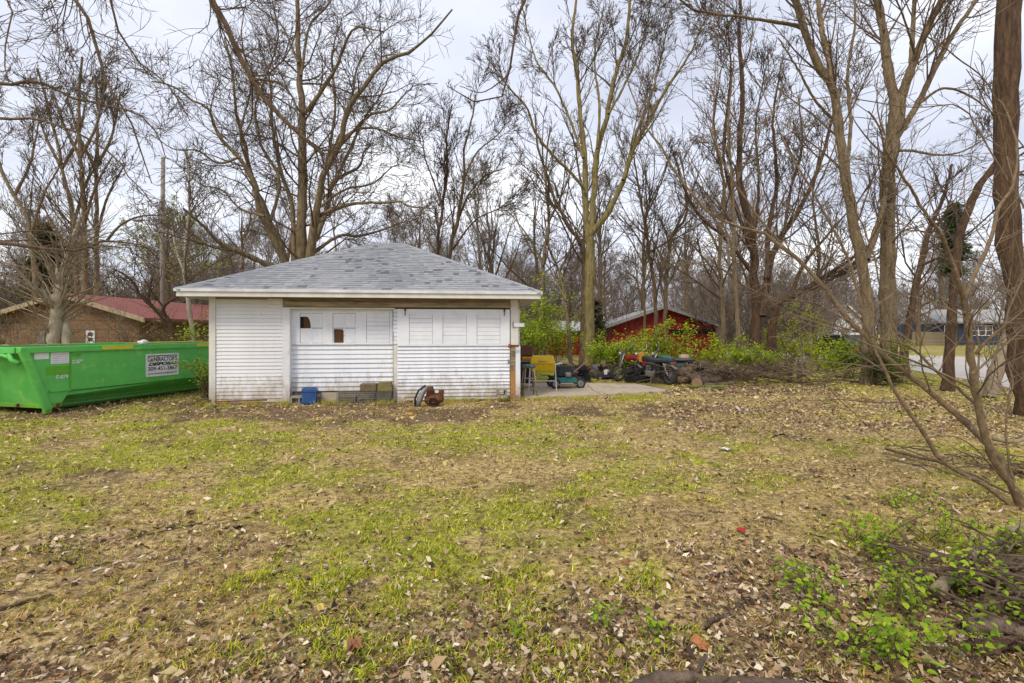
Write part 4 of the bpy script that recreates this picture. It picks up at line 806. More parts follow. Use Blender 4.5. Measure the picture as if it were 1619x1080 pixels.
g0 = G(1082, 601); t = thing('stool_seat', 'tan padded seat on dark legs, right of the motorcycles', 'seat', tuple(g0), .5)
MB().tube([(0, 0, .6), (0, 0, .64), (0, 0, .8), (0, 0, .83)], (.14, .17, .165, .1), 14).build('cushion', M['tan'], t, True)
for a in (0.3, 1.9, 3.5, 5.0): MB().tube([(math.cos(a) * .1, math.sin(a) * .1, .6), (math.cos(a) * .2, math.sin(a) * .2, 0)], .018, 6).build('leg', M['black'], t)
# ---------------------------------------------------------------- log pile and fallen wood
def log(label, px, py, L, r, rz, tilt=0.0, mat='log', z=0.0, group='logs in the log pile'):
    g0 = G(px, py); t = thing('log', label, 'log', (g0[0], g0[1], z + r * .85), 0, group, rot=(0, -tilt, rz)); n = 9; x = np.linspace(-L / 2, L / 2, n)
    P = np.stack([x, np.cumsum(rng.normal(0, r * .08, n)), np.cumsum(rng.normal(0, r * .06, n))], -1); V, Q = tubes(P[None], (r * rng.uniform(.9, 1.1, n))[None], 10)
    V = V + rng.normal(0, r * .05, V.shape); m = MB(); m.add(V, [tuple(q) for q in Q]); m.build('bark', M[mat], t, True)
    for s_, e in ((-1, 0), (1, -1)): MB().disc(P[e] + np.array((s_ * .004, 0, 0)), r * .95, (1, 0, 0), .012, 10).build('cut_end', M['cutwood'], t)
    return t
ll = [('pale cut log at the left end of the log pile', 1076, 607, .45, .12, .3, 0, 'cutwood'), ('thick dark log leaning at the peak of the log pile', 1094, 607, .8, .17, 2.3, .45, 'log', .08), ('stout brown log at the front of the log pile', 1104, 610, .7, .16, 1.2, .1, 'log'),
      ('brown log low in the middle of the log pile', 1120, 609, .8, .13, .4, .05, 'log'), ('log set crosswise behind the front of the pile', 1112, 603, .9, .14, .2, .1, 'log', .12), ('mossy green log lying along the front of the pile', 1118, 614, 1.1, .05, .02, 0, 'logmoss'),
      ('split pale log at the right end of the log pile', 1163, 596, .55, .16, 1.0, .35, 'weathered', .05), ('dark log behind the pale split log', 1150, 601, .9, .12, .5, .1, 'log'), ('thin log on the ground right of the pile', 1138, 611, 1.0, .06, .3, 0, 'log'),
      ('long fallen limb sloping down right of the log pile', 1212, 603, 1.9, .09, -.65, -.13, 'bark_olive', .1), ('dark stump behind the fallen limb', 1266, 596, .5, .14, 1.5, 1.4, 'log', .1), ('low dark log left of the stump', 1238, 594, .6, .14, .2, 0, 'log')]
ll += [('dark log across the top of the log pile', 1100, 605, .8, .13, .7, .15, 'log', .36), ('short log perched on the left of the pile', 1088, 606, .5, .11, 1.9, .3, 'log', .3), ('brown log on the right shoulder of the pile', 1128, 605, .9, .12, -.2, .12, 'log', .2), ('barkless grey log behind the log pile', 1142, 600, 1.1, .1, .15, .08, 'weathered', .15)]
for q in ll: log(*q)
b0 = G(1170, 606); m = sticks(MB(), 260, .2, -.1, 1.2, .5, .3, 1.3, .015, .55); put(m.build('brush_heap', M['twig'], None), tuple(b0), 0, 'tangle of dead branches over and right of the log pile', 'brush').__setitem__('kind', 'stuff')
b0 = G(1330, 607); m = sticks(MB(), 40, 0, 0, 1.2, .2, .3, 1.2, .012, .12); put(m.build('brush_heap', M['twig_dark'], None), tuple(b0), 0, 'low line of twigs in front of the pair of tall trunks', 'brush').__setitem__('kind', 'stuff')

# ---------------------------------------------------------------- houses beyond the yard
def gable(t, P0, half, rise, ez, depth, overh, wallm, roofm, boards=0, bh=.28, fascia='trim', thick=.14):
    """gable facing -Y centred on local x=0; ridge runs back along +Y"""
    w = half - overh; r_ = rise * w / half; wall = MB().add([(-w, 0, 0), (w, 0, 0), (w, 0, ez), (0, 0, ez + r_), (-w, 0, ez), (-w, depth, 0), (w, depth, 0), (w, depth, ez), (0, depth, ez + r_), (-w, depth, ez)], [(0, 1, 2, 3, 4), (9, 8, 7, 6, 5), (1, 6, 7, 2), (5, 0, 4, 9)]).build('wall', wallm, t)
    if boards:
        z = 0
        while z < ez + r_ - .05:
            z1 = min(z + bh - .012, ez + r_ - .02); wa = w if z <= ez else w * (1 - (z - ez) / r_); wb = w if z1 <= ez else w * (1 - (z1 - ez) / r_)
            MB().hexa([(-wa, -.035, z), (wa, -.035, z), (wa, -.002, z), (-wa, -.002, z)], [(-wb, -.02, z1), (wb, -.02, z1), (wb, -.002, z1), (-wb, -.002, z1)]).build('siding_board', wallm, wall); z += bh
    sl = rise / half; ez2 = ez + r_ - rise + .02
    rf = MB()
    for s_ in (-1, 1): rf.hexa([(s_ * half, -.45, ez2), (0, -.45, ez2 + rise), (0, depth + .4, ez2 + rise), (s_ * half, depth + .4, ez2)], [(s_ * half, -.45, ez2 + thick), (0, -.45, ez2 + rise + thick), (0, depth + .4, ez2 + rise + thick), (s_ * half, depth + .4, ez2 + thick)])
    rfo = rf.build('roof', roofm, t)
    for s_ in (-1, 1): MB().hexa([(s_ * half, -.49, ez2 - .08), (0, -.49, ez2 + rise - .08), (0, -.455, ez2 + rise - .08), (s_ * half, -.455, ez2 - .08)], [(s_ * half, -.49, ez2 + thick), (0, -.49, ez2 + rise + thick), (0, -.455, ez2 + rise + thick), (s_ * half, -.455, ez2 + thick)]).build('rake_board', M[fascia], rfo)
    return wall
def window(t, x0, x1, z0, z1, y, n=1, trim='white', ledge=True):
    for k in range(n):
        a, b_ = x0 + (x1 - x0) * k / n, x0 + (x1 - x0) * (k + 1) / n; f = .09
        o = MB().box(a, a + f, y - .05, y, z0, z1).box(b_ - f, b_, y - .05, y, z0, z1).box(a + f, b_ - f, y - .05, y, z0, z0 + f).box(a + f, b_ - f, y - .05, y, z1 - f, z1).box(a + f, b_ - f, y - .045, y, (z0 + z1) / 2 - .03, (z0 + z1) / 2 + .03).build('window', M[trim], t)
        MB().box(a + f, b_ - f, y - .02, y - .005, z0 + f, z1 - f).build('pane', M['glass'], o)
M['weathered_pale'] = shade('pale_weathered_board', (.44, .35, .24), (.3, .23, .15), 6, .85, .2)
M['glass'] = glass('window_glass')
M['brownsiding'] = shade('brown_wood_siding', (.22, .125, .065), (.135, .078, .042), 3, .8, .2, stretch=(.4, 1, 4))
M['redroof'] = shade('red_shingle_roof', (.27, .095, .08), (.2, .07, .06), 9, .95, .3, stretch=(1, 1, 1))
M['greyroof'] = shade('grey_roof', (.36, .36, .35), (.24, .24, .24), 5, .95, .3)
M['taupe_roof'] = shade('taupe_roof', (.30, .25, .24), (.24, .2, .19), 5, .95, .2)
M['bluesiding'] = shade('dark_blue_siding', (.045, .06, .10), (.032, .044, .075), 3, .7, .1)
M['whitesiding'] = shade('white_house_siding', (.80, .81, .83), (.70, .71, .73), 3, .6, .05)
def brick_mat():
    m = shade('red_brick_wall', (.40, .03, .024), (.27, .02, .016), 6, .9, .1); t_ = m.node_tree; N = t_.nodes; L = t_.links; b = N['Principled BSDF']; src = b.inputs['Base Color'].links[0].from_socket
    tx = N.new('ShaderNodeTexCoord'); mp = N.new('ShaderNodeMapping'); mp.inputs['Rotation'].default_value = (math.pi / 2, 0, 0); L.new(tx.outputs['Object'], mp.inputs[0])
    br = N.new('ShaderNodeTexBrick'); br.inputs['Scale'].default_value = 2.2; br.inputs['Mortar Size'].default_value = .022; br.inputs['Color2'].default_value = (.26, .018, .016, 1); br.inputs['Mortar'].default_value = (.10, .016, .014, 1); L.new(mp.outputs[0], br.inputs[0]); L.new(src, br.inputs['Color1']); L.new(br.outputs[0], b.inputs['Base Color']); return m
M['redbrick'] = brick_mat()
p = W(108, 463, 24); t = thing('house', 'brown board-sided house with red roof, behind the dumpster', 'house', (p[0], 24, 0))
half = (240 - 108) / F * 24; wl = gable(t, p, half, 1.22, 2.25, 13, .6, M['brownsiding'], M['redroof'], True, .42, fascia='weathered_pale')
window(t, W(138, 540, 24)[0] - p[0], W(152, 540, 24)[0] - p[0], 1.0, 1.62, -.04)
MB().box(-half, half, -.3, -.05, 2.2, 2.26).build('eave_board', M['dark'], t) if False else None
MB().box(W(64, 0, 24)[0] - p[0], W(75, 0, 24)[0] - p[0], -.16, -.04, 1.0, 1.6).build('meter_box', M['steel'], t, bevel=.01)
MB().box(W(0, 0, 24)[0] - p[0], W(32, 0, 24)[0] - p[0], -.06, -.036, 1.95, 2.05).build('vent', M['dark'], t)
p = W(1048, 484, 31); t = thing('house', 'red brick house with grey roof beyond the green shrubs', 'house', (p[0], 31, 0), -.08)
half = 3.6; gable(t, p, half, 1.25, 1.95, 12, .35, M['redbrick'], M['greyroof'], False, fascia='greyroof', thick=.12)
MB().box(.4, half - .4, -.03, -.003, 1.42, 1.7).build('dark_band', M['dark'], t); MB().box(.35, half - .35, -.06, -.004, 1.34, 1.41).build('ledge', M['redbrick'], t)  # near-black strip across the right half of the gable, brick ledge below it
p = W(900, 562, 33); t = thing('outbuilding', 'low red shed with pale roof, left of the largest middle trunk', 'shed', (p[0], 33, 0))
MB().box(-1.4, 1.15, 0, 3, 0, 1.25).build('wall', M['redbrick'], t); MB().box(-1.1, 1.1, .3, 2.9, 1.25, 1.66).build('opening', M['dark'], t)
MB().hexa([(-1.1, -.3, 1.6), (1.5, -.3, 1.6), (1.5, 3.4, 2.3), (-1.1, 3.4, 2.3)], [(-1.1, -.3, 1.68), (1.5, -.3, 1.68), (1.5, 3.4, 2.38), (-1.1, 3.4, 2.38)]).build('roof', M['drip'], t)
for x in (-1.0, -.1, .9): MB().box(x - .06, x + .06, .0, .1, 1.25, 1.62).build('post', M['redbrick'], t)
for k in range(9): MB().box(-1.39 + k * .28, -1.39 + k * .28 + .255, -.03, -.002, .02, 1.25).build('plank', M['redbrick'], t)
p = W(1335, 547, 55); t = thing('house', 'white house seen between the branches, with taupe roof and dark window', 'house', (p[0], 55, 0), .1)
gable(t, p, 2.6, 2.2, 2.6, 8, .3, M['whitesiding'], M['taupe_roof'], False, fascia='white')
MB().box(-4.6, -2.35, .5, 7, 0, 2.3).build('wing', M['whitesiding'], t); MB().hexa([(-4.8, .1, 2.2), (-2.0, .1, 2.2), (-2.0, 4, 3.6), (-4.8, 4, 3.6)], [(-4.8, .1, 2.35), (-2.0, .1, 2.35), (-2.0, 4, 3.75), (-4.8, 4, 3.75)]).build('wing_roof', M['taupe_roof'], t)
window(t, -3.9, -3.1, .9, 2.0, .48); window(t, -.5, .5, .9, 2.0, -.01)
p = W(1545, 545, 58); t = thing('house', 'dark blue house with white-framed windows across the road', 'house', (p[0], 58, 0))
wl = MB().box(-4.1, 6, 0, 7, 0, 2.55).build('wall', M['bluesiding'], t)
for k in range(10): MB().hexa([(-4.1, -.05, k * .255), (6, -.05, k * .255), (6, -.002, k * .255), (-4.1, -.002, k * .255)], [(-4.1, -.015, k * .255 + .245), (6, -.015, k * .255 + .245), (6, -.002, k * .255 + .245), (-4.1, -.002, k * .255 + .245)]).build('siding_board', M['bluesiding'], wl)
MB().hexa([(-4.9, -.6, 2.55), (6.6, -.6, 2.55), (6.6, 4, 4.2), (-4.0, 4, 4.2)], [(-4.9, -.6, 2.72), (6.6, -.6, 2.72), (6.6, 4, 4.37), (-4.0, 4, 4.37)]).build('roof', M['greyroof'], t)
window(t, -3.95, -3.05, 1.1, 2.35, -.051); window(t, -.75, 1.75, 1.1, 2.35, -.051, 3)
p = W(1465, 547, 57); t = thing('fence', 'grey board fence left of the dark blue house', 'fence', (p[0], 57, 0))
fm = MB().box(0, .185, 0, .04, 0, 1.55).mesh('board')
for k in range(20): o = bpy.data.objects.new('board', fm); o.location = (-1.9 + k * .2, random.uniform(-.01, .01), random.uniform(-.03, .03)); fin(o, M['weathered'], t)
for x in (-1.9, 0, 1.9): MB().box(x, x + .1, .045, .14, 0, 1.5).build('post', M['weathered'], t)
# parked car half hidden by the shrub
g0 = G(1326, 572); t = thing('parked_car', 'black car with its windshield showing above the green shrub', 'car', tuple(g0), math.radians(92)); cb = shade('black_car_paint', (.012, .012, .014), None, 3, .25, 0, spec=.6)
MB().prism([(-2.0, -.8, .35), (2.05, -.8, .35), (2.1, -.8, .7), (1.9, -.8, .85), (.95, -.8, .95), (-1.9, -.8, .98), (-2.05, -.8, .8)], (0, 1.6, 0)).build('body', cb, t, bevel=.06)
MB().hexa([(-1.7, -.74, .96), (.95, -.74, .95), (.95, .74, .95), (-1.7, .74, .96)], [(-1.35, -.6, 1.42), (.3, -.6, 1.42), (.3, .6, 1.42), (-1.35, .6, 1.42)]).build('cabin', cb, t, bevel=.05)
MB().add([(.93, -.62, 1.0), (.93, .62, 1.0), (.36, .52, 1.38), (.36, -.52, 1.38)], [(0, 1, 2, 3)]).build('windshield', M['glass'], t).location = (.025, 0, .015)
for x in (-1.3, 1.3):
    for y in (-.76, .76): wheel(t, (x, y, .31), .31, .2)
for y in (-.55, .55): MB().box(-2.09, -2.03, y - .18, y + .18, .66, .8).build('tail_light', M['red'], t); MB().box(2.06, 2.115, y - .18, y + .18, .66, .78).build('headlight', M['chrome'], t)
g0 = G(1303, 569); put(MB().box(-.05, .05, -.03, .03, 0, .62).box(-.12, .12, -.12, .12, 0, .03).build('driveway_marker', M['red'], None), tuple(g0), 0, 'small orange-red marker post at the driveway edge', 'marker')
M['pole'] = shade('grey_pole_wood', (.30, .27, .23), (.18, .16, .13), 5, .9, .3, stretch=(2, 2, .2))
# utility pole with street light
p = G(258, 568); t = thing('utility_pole', 'tall grey wooden utility pole with a street light arm', 'utility pole', tuple(p)); pd = p[1]; ph = W(258, 249, pd)[2]
MB().tube([(0, 0, 0), (-.05, 0, ph * .5), (0, 0, ph)], (.14, .12, .1), 10).build('pole', M['pole'], t, True)
za = W(258, 355, pd)[2]; arm = MB().tube([(0, -.1, za), (-.6, -.1, za + .2), (-1.1, -.1, za + .25)], .03, 6).build('lamp_arm', M['chrome'], t); MB().blob((-1.35, -.1, za + .22), .35, .13, .09, 12, 6).build('lamp_head', M['chrome'], arm, True)
MB().box(-.05, .05, -.25, -.12, za + .8, za + 1.3).build('bracket_box', M['steel'], t)

# ---------------------------------------------------------------- trees
traced_tree('walnut_tree', 'huge many-stemmed bare tree rising behind the garage roof', 21.0, [
 ([(478, 587), (477, 408), (478, 311), (478, 179), (472, 97), (470, -40)], 17, 4, .3),
 ([(478, 179), (489, 171), (528, 113), (544, 74), (555, 50), (571, 43), (606, 50)], 6, 1.5, -1.5), ([(476, 120), (489, 43), (517, 10), (540, -30)], 4, 2, 1), ([(472, 100), (447, 43), (423, 23), (395, 0)], 3.5, 1.2, 1.5),
 ([(492, 585), (491, 404), (501, 331), (513, 272), (536, 233), (544, 194), (554, 163), (575, 140), (594, 113), (612, 93), (649, 84), (664, 70), (696, 39), (715, 15)], 14, 2, (0, -2.5)),
 ([(498, 380), (517, 331), (528, 288), (567, 264), (575, 241), (587, 229)], 7, 2, 1.5), ([(540, 220), (567, 204), (598, 204), (629, 216), (668, 224)], 4, 1.2, (-1, 1.5)),
 ([(496, 395), (497, 350), (528, 331), (567, 321), (598, 321), (633, 319), (649, 327), (690, 329)], 6, 1.5, -3), ([(495, 400), (536, 373), (567, 373), (600, 365), (640, 350)], 5, 1.5, 2),
 ([(455, 586), (451, 416), (427, 350), (400, 288), (391, 249), (373, 173), (369, 120), (355, 60)], 10, 2, (0, 2)), ([(452, 420), (438, 390), (409, 329), (404, 293), (378, 249), (351, 222), (336, 191), (329, 171), (302, 158), (276, 138), (240, 129)], 9, 1.5, -2),
 ([(450, 430), (422, 418), (382, 400), (351, 387), (320, 356), (290, 330)], 9, 2.5, (0, -3)), ([(465, 420), (462, 330), (445, 270), (430, 200), (428, 130), (410, 70)], 7, 1.5, 2.2), ([(520, 300), (545, 255), (575, 190), (602, 150), (620, 110)], 5, 1.5, 2.5), ([(505, 320), (520, 240), (530, 170), (525, 90), (540, 30)], 5, 1.5, 2), ([(404, 293), (380, 215), (396, 140), (382, 60), (390, -10)], 3.6, 1, -1.5), ([(427, 350), (442, 285), (414, 232), (404, 170), (424, 112), (440, 55), (430, 0)], 4.5, 1, 1.2), ([(513, 272), (541, 205), (556, 160), (566, 104), (592, 62), (640, 28)], 4.5, 1, 2), ([(378, 249), (345, 258), (312, 238), (276, 236), (238, 212)], 3.4, .9, (-1.2, -3)), ([(536, 233), (580, 186), (618, 172), (652, 138), (692, 132)], 4, .9, (-.8, -2.2)), ([(418, 342), (380, 330), (350, 300), (318, 292), (285, 262)], 3.6, .9, (-.8, 1.5)), ([(501, 331), (545, 300), (590, 290), (625, 262), (662, 268)], 3.6, .9, (-.4, 2))],
 M['bark'], M['twig'], LV_WALNUT, zmin=3.4, dens=.9, rs=.62)
traced_tree('ash_tree', 'tall olive-barked tree with mossy trunk standing right of the garage', 19.0, [
 ([(932, 588), (932, 500), (933, 440), (934, 380)], 10.5, 9, 0), ([(934, 382), (939, 296), (944, 241), (962, 176), (971, 125), (990, 60), (1000, -40)], 6.5, 2.2, 1), ([(934, 372), (962, 333), (981, 296), (999, 241), (1018, 204), (1055, 139), (1092, 83), (1110, 40)], 6, 1.6, -1.6),
 ([(931, 380), (925, 324), (925, 259), (918, 185), (911, 106), (904, 60), (918, -40)], 6, 2, 1.4), ([(926, 300), (902, 273), (874, 245), (846, 208), (833, 171), (805, 139), (768, 88)], 3.6, 1.0, -2), ([(922, 250), (905, 200), (879, 139), (851, 102), (833, 46), (825, 0)], 3, 1, 1.8),
 ([(985, 285), (1005, 215), (1030, 150), (1045, 90), (1060, 20)], 3.5, 1.2, (-.8, 2)), ([(944, 235), (948, 170), (940, 90), (955, 10)], 3, 1.2, 1), ([(962, 180), (990, 130), (1015, 70), (1030, 0)], 2.5, 1, 1.4)], M['bark_olive'], M['twig'], LV_ASH, zmin=4.2, dens=1.0, rs=.82)
traced_tree('slender_tree', 'dark slender tree close behind the olive-barked trunk', 22.0, [([(921, 580), (923, 463), (921, 393), (897, 356), (879, 319), (865, 278), (850, 230), (846, 180)], 5, 1.2, 1), ([(921, 400), (926, 340), (915, 270), (905, 210)], 3, 1, 1)], M['bark_brown'], M['twig'], LV_MID, zmin=3.5, dens=1.2)
traced_tree('twin_stem_tree', 'twin-stemmed dark tree showing just right of the roof ridge', 27.0, [
 ([(692, 570), (692, 400), (699, 331), (707, 272), (706, 220), (715, 165)], 5, 1.5, 1), ([(709, 570), (711, 404), (723, 350), (734, 280), (734, 233), (748, 180), (752, 150)], 6, 1.5, -1), ([(720, 360), (740, 310), (765, 280), (800, 265)], 3, 1, -1), ([(700, 330), (685, 285), (672, 250), (668, 215)], 2.6, 1, 1), ([(734, 280), (755, 240), (785, 215), (800, 195)], 2.6, 1, 1.2), ([(712, 400), (750, 350), (790, 330), (815, 320)], 2.6, 1, -1.5)], M['bark_brown'], M['twig_dark'], LV_ASH, zmin=4.5, dens=.95, rs=.72)
traced_tree('fan_tree', 'dark double-trunked tree fanning out wide behind the log pile', 20.0, [
 ([(1197, 585), (1196, 520), (1193, 444), (1188, 370), (1169, 278), (1174, 139), (1169, 46), (1172, -20)], 11, 2, 1), ([(1219, 585), (1221, 520), (1230, 480), (1253, 468), (1294, 444), (1331, 419), (1360, 400)], 11, 2.5, -1.5), ([(1205, 500), (1215, 430), (1230, 384), (1271, 319), (1299, 250), (1315, 190), (1330, 140)], 8, 1.6, 1.5), ([(1190, 400), (1165, 330), (1145, 250), (1155, 116), (1150, 30)], 5, 1.5, -1.8),
 ([(1188, 430), (1150, 380), (1110, 345), (1083, 300), (1065, 240)], 5, 1.4, -1), ([(1212, 440), (1216, 360), (1228, 280), (1222, 190), (1235, 100)], 5.5, 1.4, 2), ([(1240, 370), (1250, 300), (1268, 230), (1262, 150)], 4, 1.2, 2.2), ([(1250, 470), (1270, 420), (1310, 370), (1345, 330)], 5, 1.4, 1), ([(1192, 380), (1200, 290), (1195, 200), (1210, 110)], 4, 1.2, -1.5)], M['bark_dark'], M['twig_dark'], LV_ASH, zmin=2.6, dens=.85, rs=.74)
traced_tree('maple_tree', 'forked tall trunk leaning left at the top, left one of the right-hand pair', 14.5, [
 ([(1374, 608), (1372, 500), (1364, 430), (1352, 361), (1336, 278), (1327, 199), (1313, 134), (1290, 97), (1271, 46), (1257, -20)], 12, 6, -.6), ([(1313, 134), (1311, 93), (1299, 46), (1292, -20)], 6, 4, 1), ([(1369, 410), (1387, 361), (1397, 324), (1404, 280)], 7, 5, .5), ([(1268, 45), (1253, 39), (1180, 28), (1100, 16), (1060, -15)], 4, 1.6, -2), ([(1336, 280), (1345, 200), (1340, 120), (1352, 40), (1350, -20)], 4, 2, 1.2), ([(1327, 199), (1290, 160), (1262, 110), (1230, 60)], 3, 1.2, -1)], M['bark'], M['twig'], LV_ASH, zmin=3.0, dens=.85, rs=.78)
traced_tree('maple_tree', 'thick straight trunk splitting into three high limbs, right one of the right-hand pair', 15.5, [
 ([(1404, 603), (1404, 500), (1404, 430), (1403, 324), (1405, 259), (1415, 208), (1419, 157)], 14, 12, 0), ([(1417, 165), (1405, 116), (1396, 46), (1384, -20)], 9, 6, .8), ([(1420, 165), (1443, 102), (1470, 37), (1500, -20)], 8, 5, -1), ([(1419, 215), (1452, 162), (1498, 69), (1550, -10)], 6, 3.5, 1), ([(1441, 104), (1443, 50), (1447, -20)], 5, 3, .5), ([(1452, 165), (1490, 140), (1530, 150), (1565, 175)], 3, 1.2, -1), ([(1410, 240), (1440, 238), (1480, 245), (1520, 240), (1565, 215)], 3, 1.0, -1.5)], M['bark'], M['twig'], LV_ASH, zmin=3.0, dens=.9, rs=.82)
traced_tree('leaning_tree', 'dark slim trunk leaning right between the paired trunks and the blue house', 17.0, [([(1427, 592), (1433, 540), (1446, 462), (1456, 417), (1470, 366), (1493, 306), (1505, 260)], 6.5, 1.6, 1), ([(1456, 420), (1490, 405), (1530, 390)], 2.5, 1, -1)], M['bark_dark'], M['twig_dark'], LV_MID, zmin=2.4, dens=1.2)
traced_tree('leaning_tree', 'dark curved trunk rising right beside the big shaggy trunk', 13.0, [([(1498, 618), (1505, 500), (1512, 417), (1521, 361), (1544, 301), (1563, 273), (1600, 230)], 7, 4.5, .5)], M['bark_dark'], M['twig_dark'], LV_MID, zmin=2.4, dens=.8)
traced_tree('shaggy_tree', 'big dark shaggy trunk at the right edge with limbs high over the yard', 9.0, [
 ([(1628, 662), (1616, 610), (1607, 500), (1598, 400), (1589, 280), (1593, 160), (1597, 0), (1600, -220), (1590, -500)], 13, 18.5, 0), ([(1598, -260), (1400, -420), (1150, -330), (950, -160), (832, -10), (812, 74), (804, 128), (779, 165), (746, 161), (707, 136)], 9, .7, (0, -1.5)), ([(809, 105), (797, 124), (762, 146), (727, 136)], 1.2, .6, (-1.4, -1.2)), ([(1594, -420), (1700, -620), (1800, -700)], 12, 5, 1)], M['bark_dark'], M['twig_dark'], [(3.5, .72, 1, (30, 60), (.02, .06), (.4, .6), 4, .12, .03, 4), (2, .2, 1, (25, 55), (.4, .6), (.5, .7), 3, .12, .03, 3)], zmin=4, dens=.5)
traced_tree('pale_trunk_tree', 'pale smooth trunk leaning right at the roadside behind the big shaggy trunk', 11.6, [([(1565, 629), (1576, 585), (1590, 545), (1612, 470), (1640, 380), (1660, 250)], 10, 7, .6), ([(1600, 505), (1640, 470), (1700, 400)], 5, 3, -1)], M['bark_smooth'], M['twig'], LV_MID, zmin=2.5, dens=.7, flare=False)
# tree whose trunk stands out of frame on the left and hangs its limbs over the yard
traced_tree('overhanging_tree', 'limbs of an out-of-frame tree reaching in over the dumpster and top left', 8.0, [
 ([(-560, 680), (-545, 300), (-520, 0), (-480, -300), (-430, -520)], 26, 16, 0), ([(-480, -300), (-180, -440), (120, -380), (280, -130), (336, 0), (356, 40), (373, 80), (400, 124), (431, 169), (467, 209), (511, 244)], 13, 3.6, (0, 1.5)), ([(402, 126), (420, 127), (444, 133), (460, 150), (467, 164), (473, 200)], 2.8, 1.2, (1.3, 1.2)),
 ([(-540, 260), (-300, 330), (-120, 372), (0, 384), (67, 393), (124, 396), (169, 380), (222, 387)], 9, 1.4, (0, 2.2)), ([(169, 380), (191, 356), (222, 342), (262, 340)], 3, 1, (2.1, 2.5)), ([(-520, 20), (-250, 60), (-80, 120), (0, 132), (60, 130), (110, 152), (160, 165), (220, 182), (250, 215), (262, 250)], 7, .8, (0, 1)), ([(-530, 120), (-260, 170), (-90, 195), (0, 188), (60, 187), (110, 205), (160, 232), (210, 285), (240, 320)], 6, .8, (0, .5)),
 ([(-490, -240), (-200, -260), (20, -140), (120, 0), (143, 45), (158, 100), (185, 155), (206, 190), (222, 240), (240, 290)], 8, .9, (0, 1.2)), ([(-500, -150), (-200, -120), (-60, -60), (15, 0), (10, 60), (5, 100), (14, 130)], 5, 1, (0, -1.5)), ([(-490, -250), (-150, -300), (100, -200), (160, -60), (185, 40), (215, 90), (270, 140), (300, 190)], 6, .8, (0, 2.5)), ([(-495, -200), (-200, -180), (0, -90), (80, 0), (92, 60), (95, 85)], 4, .8, (0, -.8))],
 M['bark_brown'], M['twig'], [(14, .5, 1, (20, 55), (70, 130), (.22, .45), 8, .14, .0, 4), (4.5, .12, 1, (20, 55), (.45, .8), (.5, .7), 5, .13, -.005, 3), (2.2, .2, 1, (20, 50), (.4, .7), (.5, .7), 4, .1, .0, 3)], rmin=.0045, zmin=3.0, dens=1.0, rs=.8)
# the many-stemmed sapling in the right foreground
traced_tree('sapling', 'many-stemmed bare sapling arching over the right foreground', 4.4, [
 ([(1616, 808), (1608, 781), (1570, 724), (1550, 661), (1536, 570), (1533, 541), (1524, 473)], 10, 8, -.1), ([(1524, 475), (1507, 420), (1492, 377), (1464, 338), (1442, 301), (1424, 273), (1401, 236), (1392, 204), (1373, 176)], 6, 2, (-.1, -.6)), ([(1526, 473), (1541, 435), (1565, 382), (1579, 329), (1600, 296), (1609, 241), (1591, 176), (1577, 157)], 6, 2, (-.1, .4)),
 ([(1612, 800), (1585, 735), (1541, 680), (1469, 618), (1401, 560), (1353, 517), (1300, 454), (1253, 403), (1206, 370), (1157, 356), (1110, 324), (1083, 292), (1036, 222), (1013, 181), (992, 130), (988, 88)], 8.5, 1.2, (0, 1.3)), ([(1560, 660), (1536, 632), (1483, 589), (1440, 550), (1382, 533), (1300, 507), (1255, 490)], 4.5, 1, (.1, .9)),
 ([(1618, 812), (1550, 762), (1493, 733), (1459, 685), (1425, 637), (1396, 584), (1372, 526), (1353, 459), (1334, 396), (1299, 324), (1253, 250), (1220, 176), (1197, 130), (1174, 93)], 6, 1, (0, .5)), ([(1253, 403), (1216, 366), (1183, 319), (1146, 264), (1128, 204), (1131, 116), (1133, 60), (1129, 28), (1140, -20)], 3.2, 1, (.85, 1.2)),
 ([(1550, 760), (1517, 753), (1449, 729), (1396, 716)], 3, 1.5, -.2), ([(1493, 733), (1411, 700), (1348, 651), (1300, 603), (1270, 560)], 2, .8, -.4), ([(1541, 560), (1570, 530), (1619, 490), (1660, 440)], 4, 2, -.3), ([(1483, 590), (1500, 560), (1530, 520)], 2, .8, -.1), ([(1540, 590), (1590, 545), (1640, 500)], 3, 1.5, .3), ([(1524, 490), (1480, 470), (1440, 440), (1400, 420)], 2, .8, -.5), ([(1536, 500), (1580, 470), (1640, 430)], 2.5, 1.2, .2), ([(1600, 300), (1575, 170), (1554, 125), (1490, 75), (1424, 37), (1359, 0), (1320, -30)], 2.2, 1, (.3, -.3)), ([(1620, 330), (1560, 230), (1517, 170), (1433, 171), (1322, 153), (1216, 171), (1160, 180)], 2.4, .9, (.5, .9)), ([(1440, 590), (1400, 480), (1380, 400), (1340, 300), (1320, 220), (1330, 120)], 2.6, .9, (.3, .6)), ([(1350, 515), (1290, 480), (1220, 470), (1160, 445), (1110, 440)], 2.4, .9, (.9, 1.4)), ([(1400, 560), (1370, 470), (1300, 400), (1230, 380), (1150, 400), (1090, 430)], 2.4, .9, (.8, 1.2)), ([(1470, 620), (1455, 560), (1470, 480), (1455, 400), (1480, 330)], 2.4, .9, (.2, -.3)), ([(1590, 760), (1530, 700), (1480, 690), (1420, 705), (1370, 690)], 2.2, .9, (0, -.4)), ([(1605, 780), (1590, 680), (1600, 600), (1580, 520), (1600, 420)], 3, 1.2, (0, .2))],
 M['bark_sapling'], M['twig_sapling'], [(15, .2, 1, (25, 70), (100, 190), (.25, .5), 8, .1, .05, 4), (4, .15, 1, (25, 60), (.3, .65), (.5, .7), 5, .12, .03, 3)], rmin=.0036, zmin=.9, dens=2.0, flare=False, rs=.58)
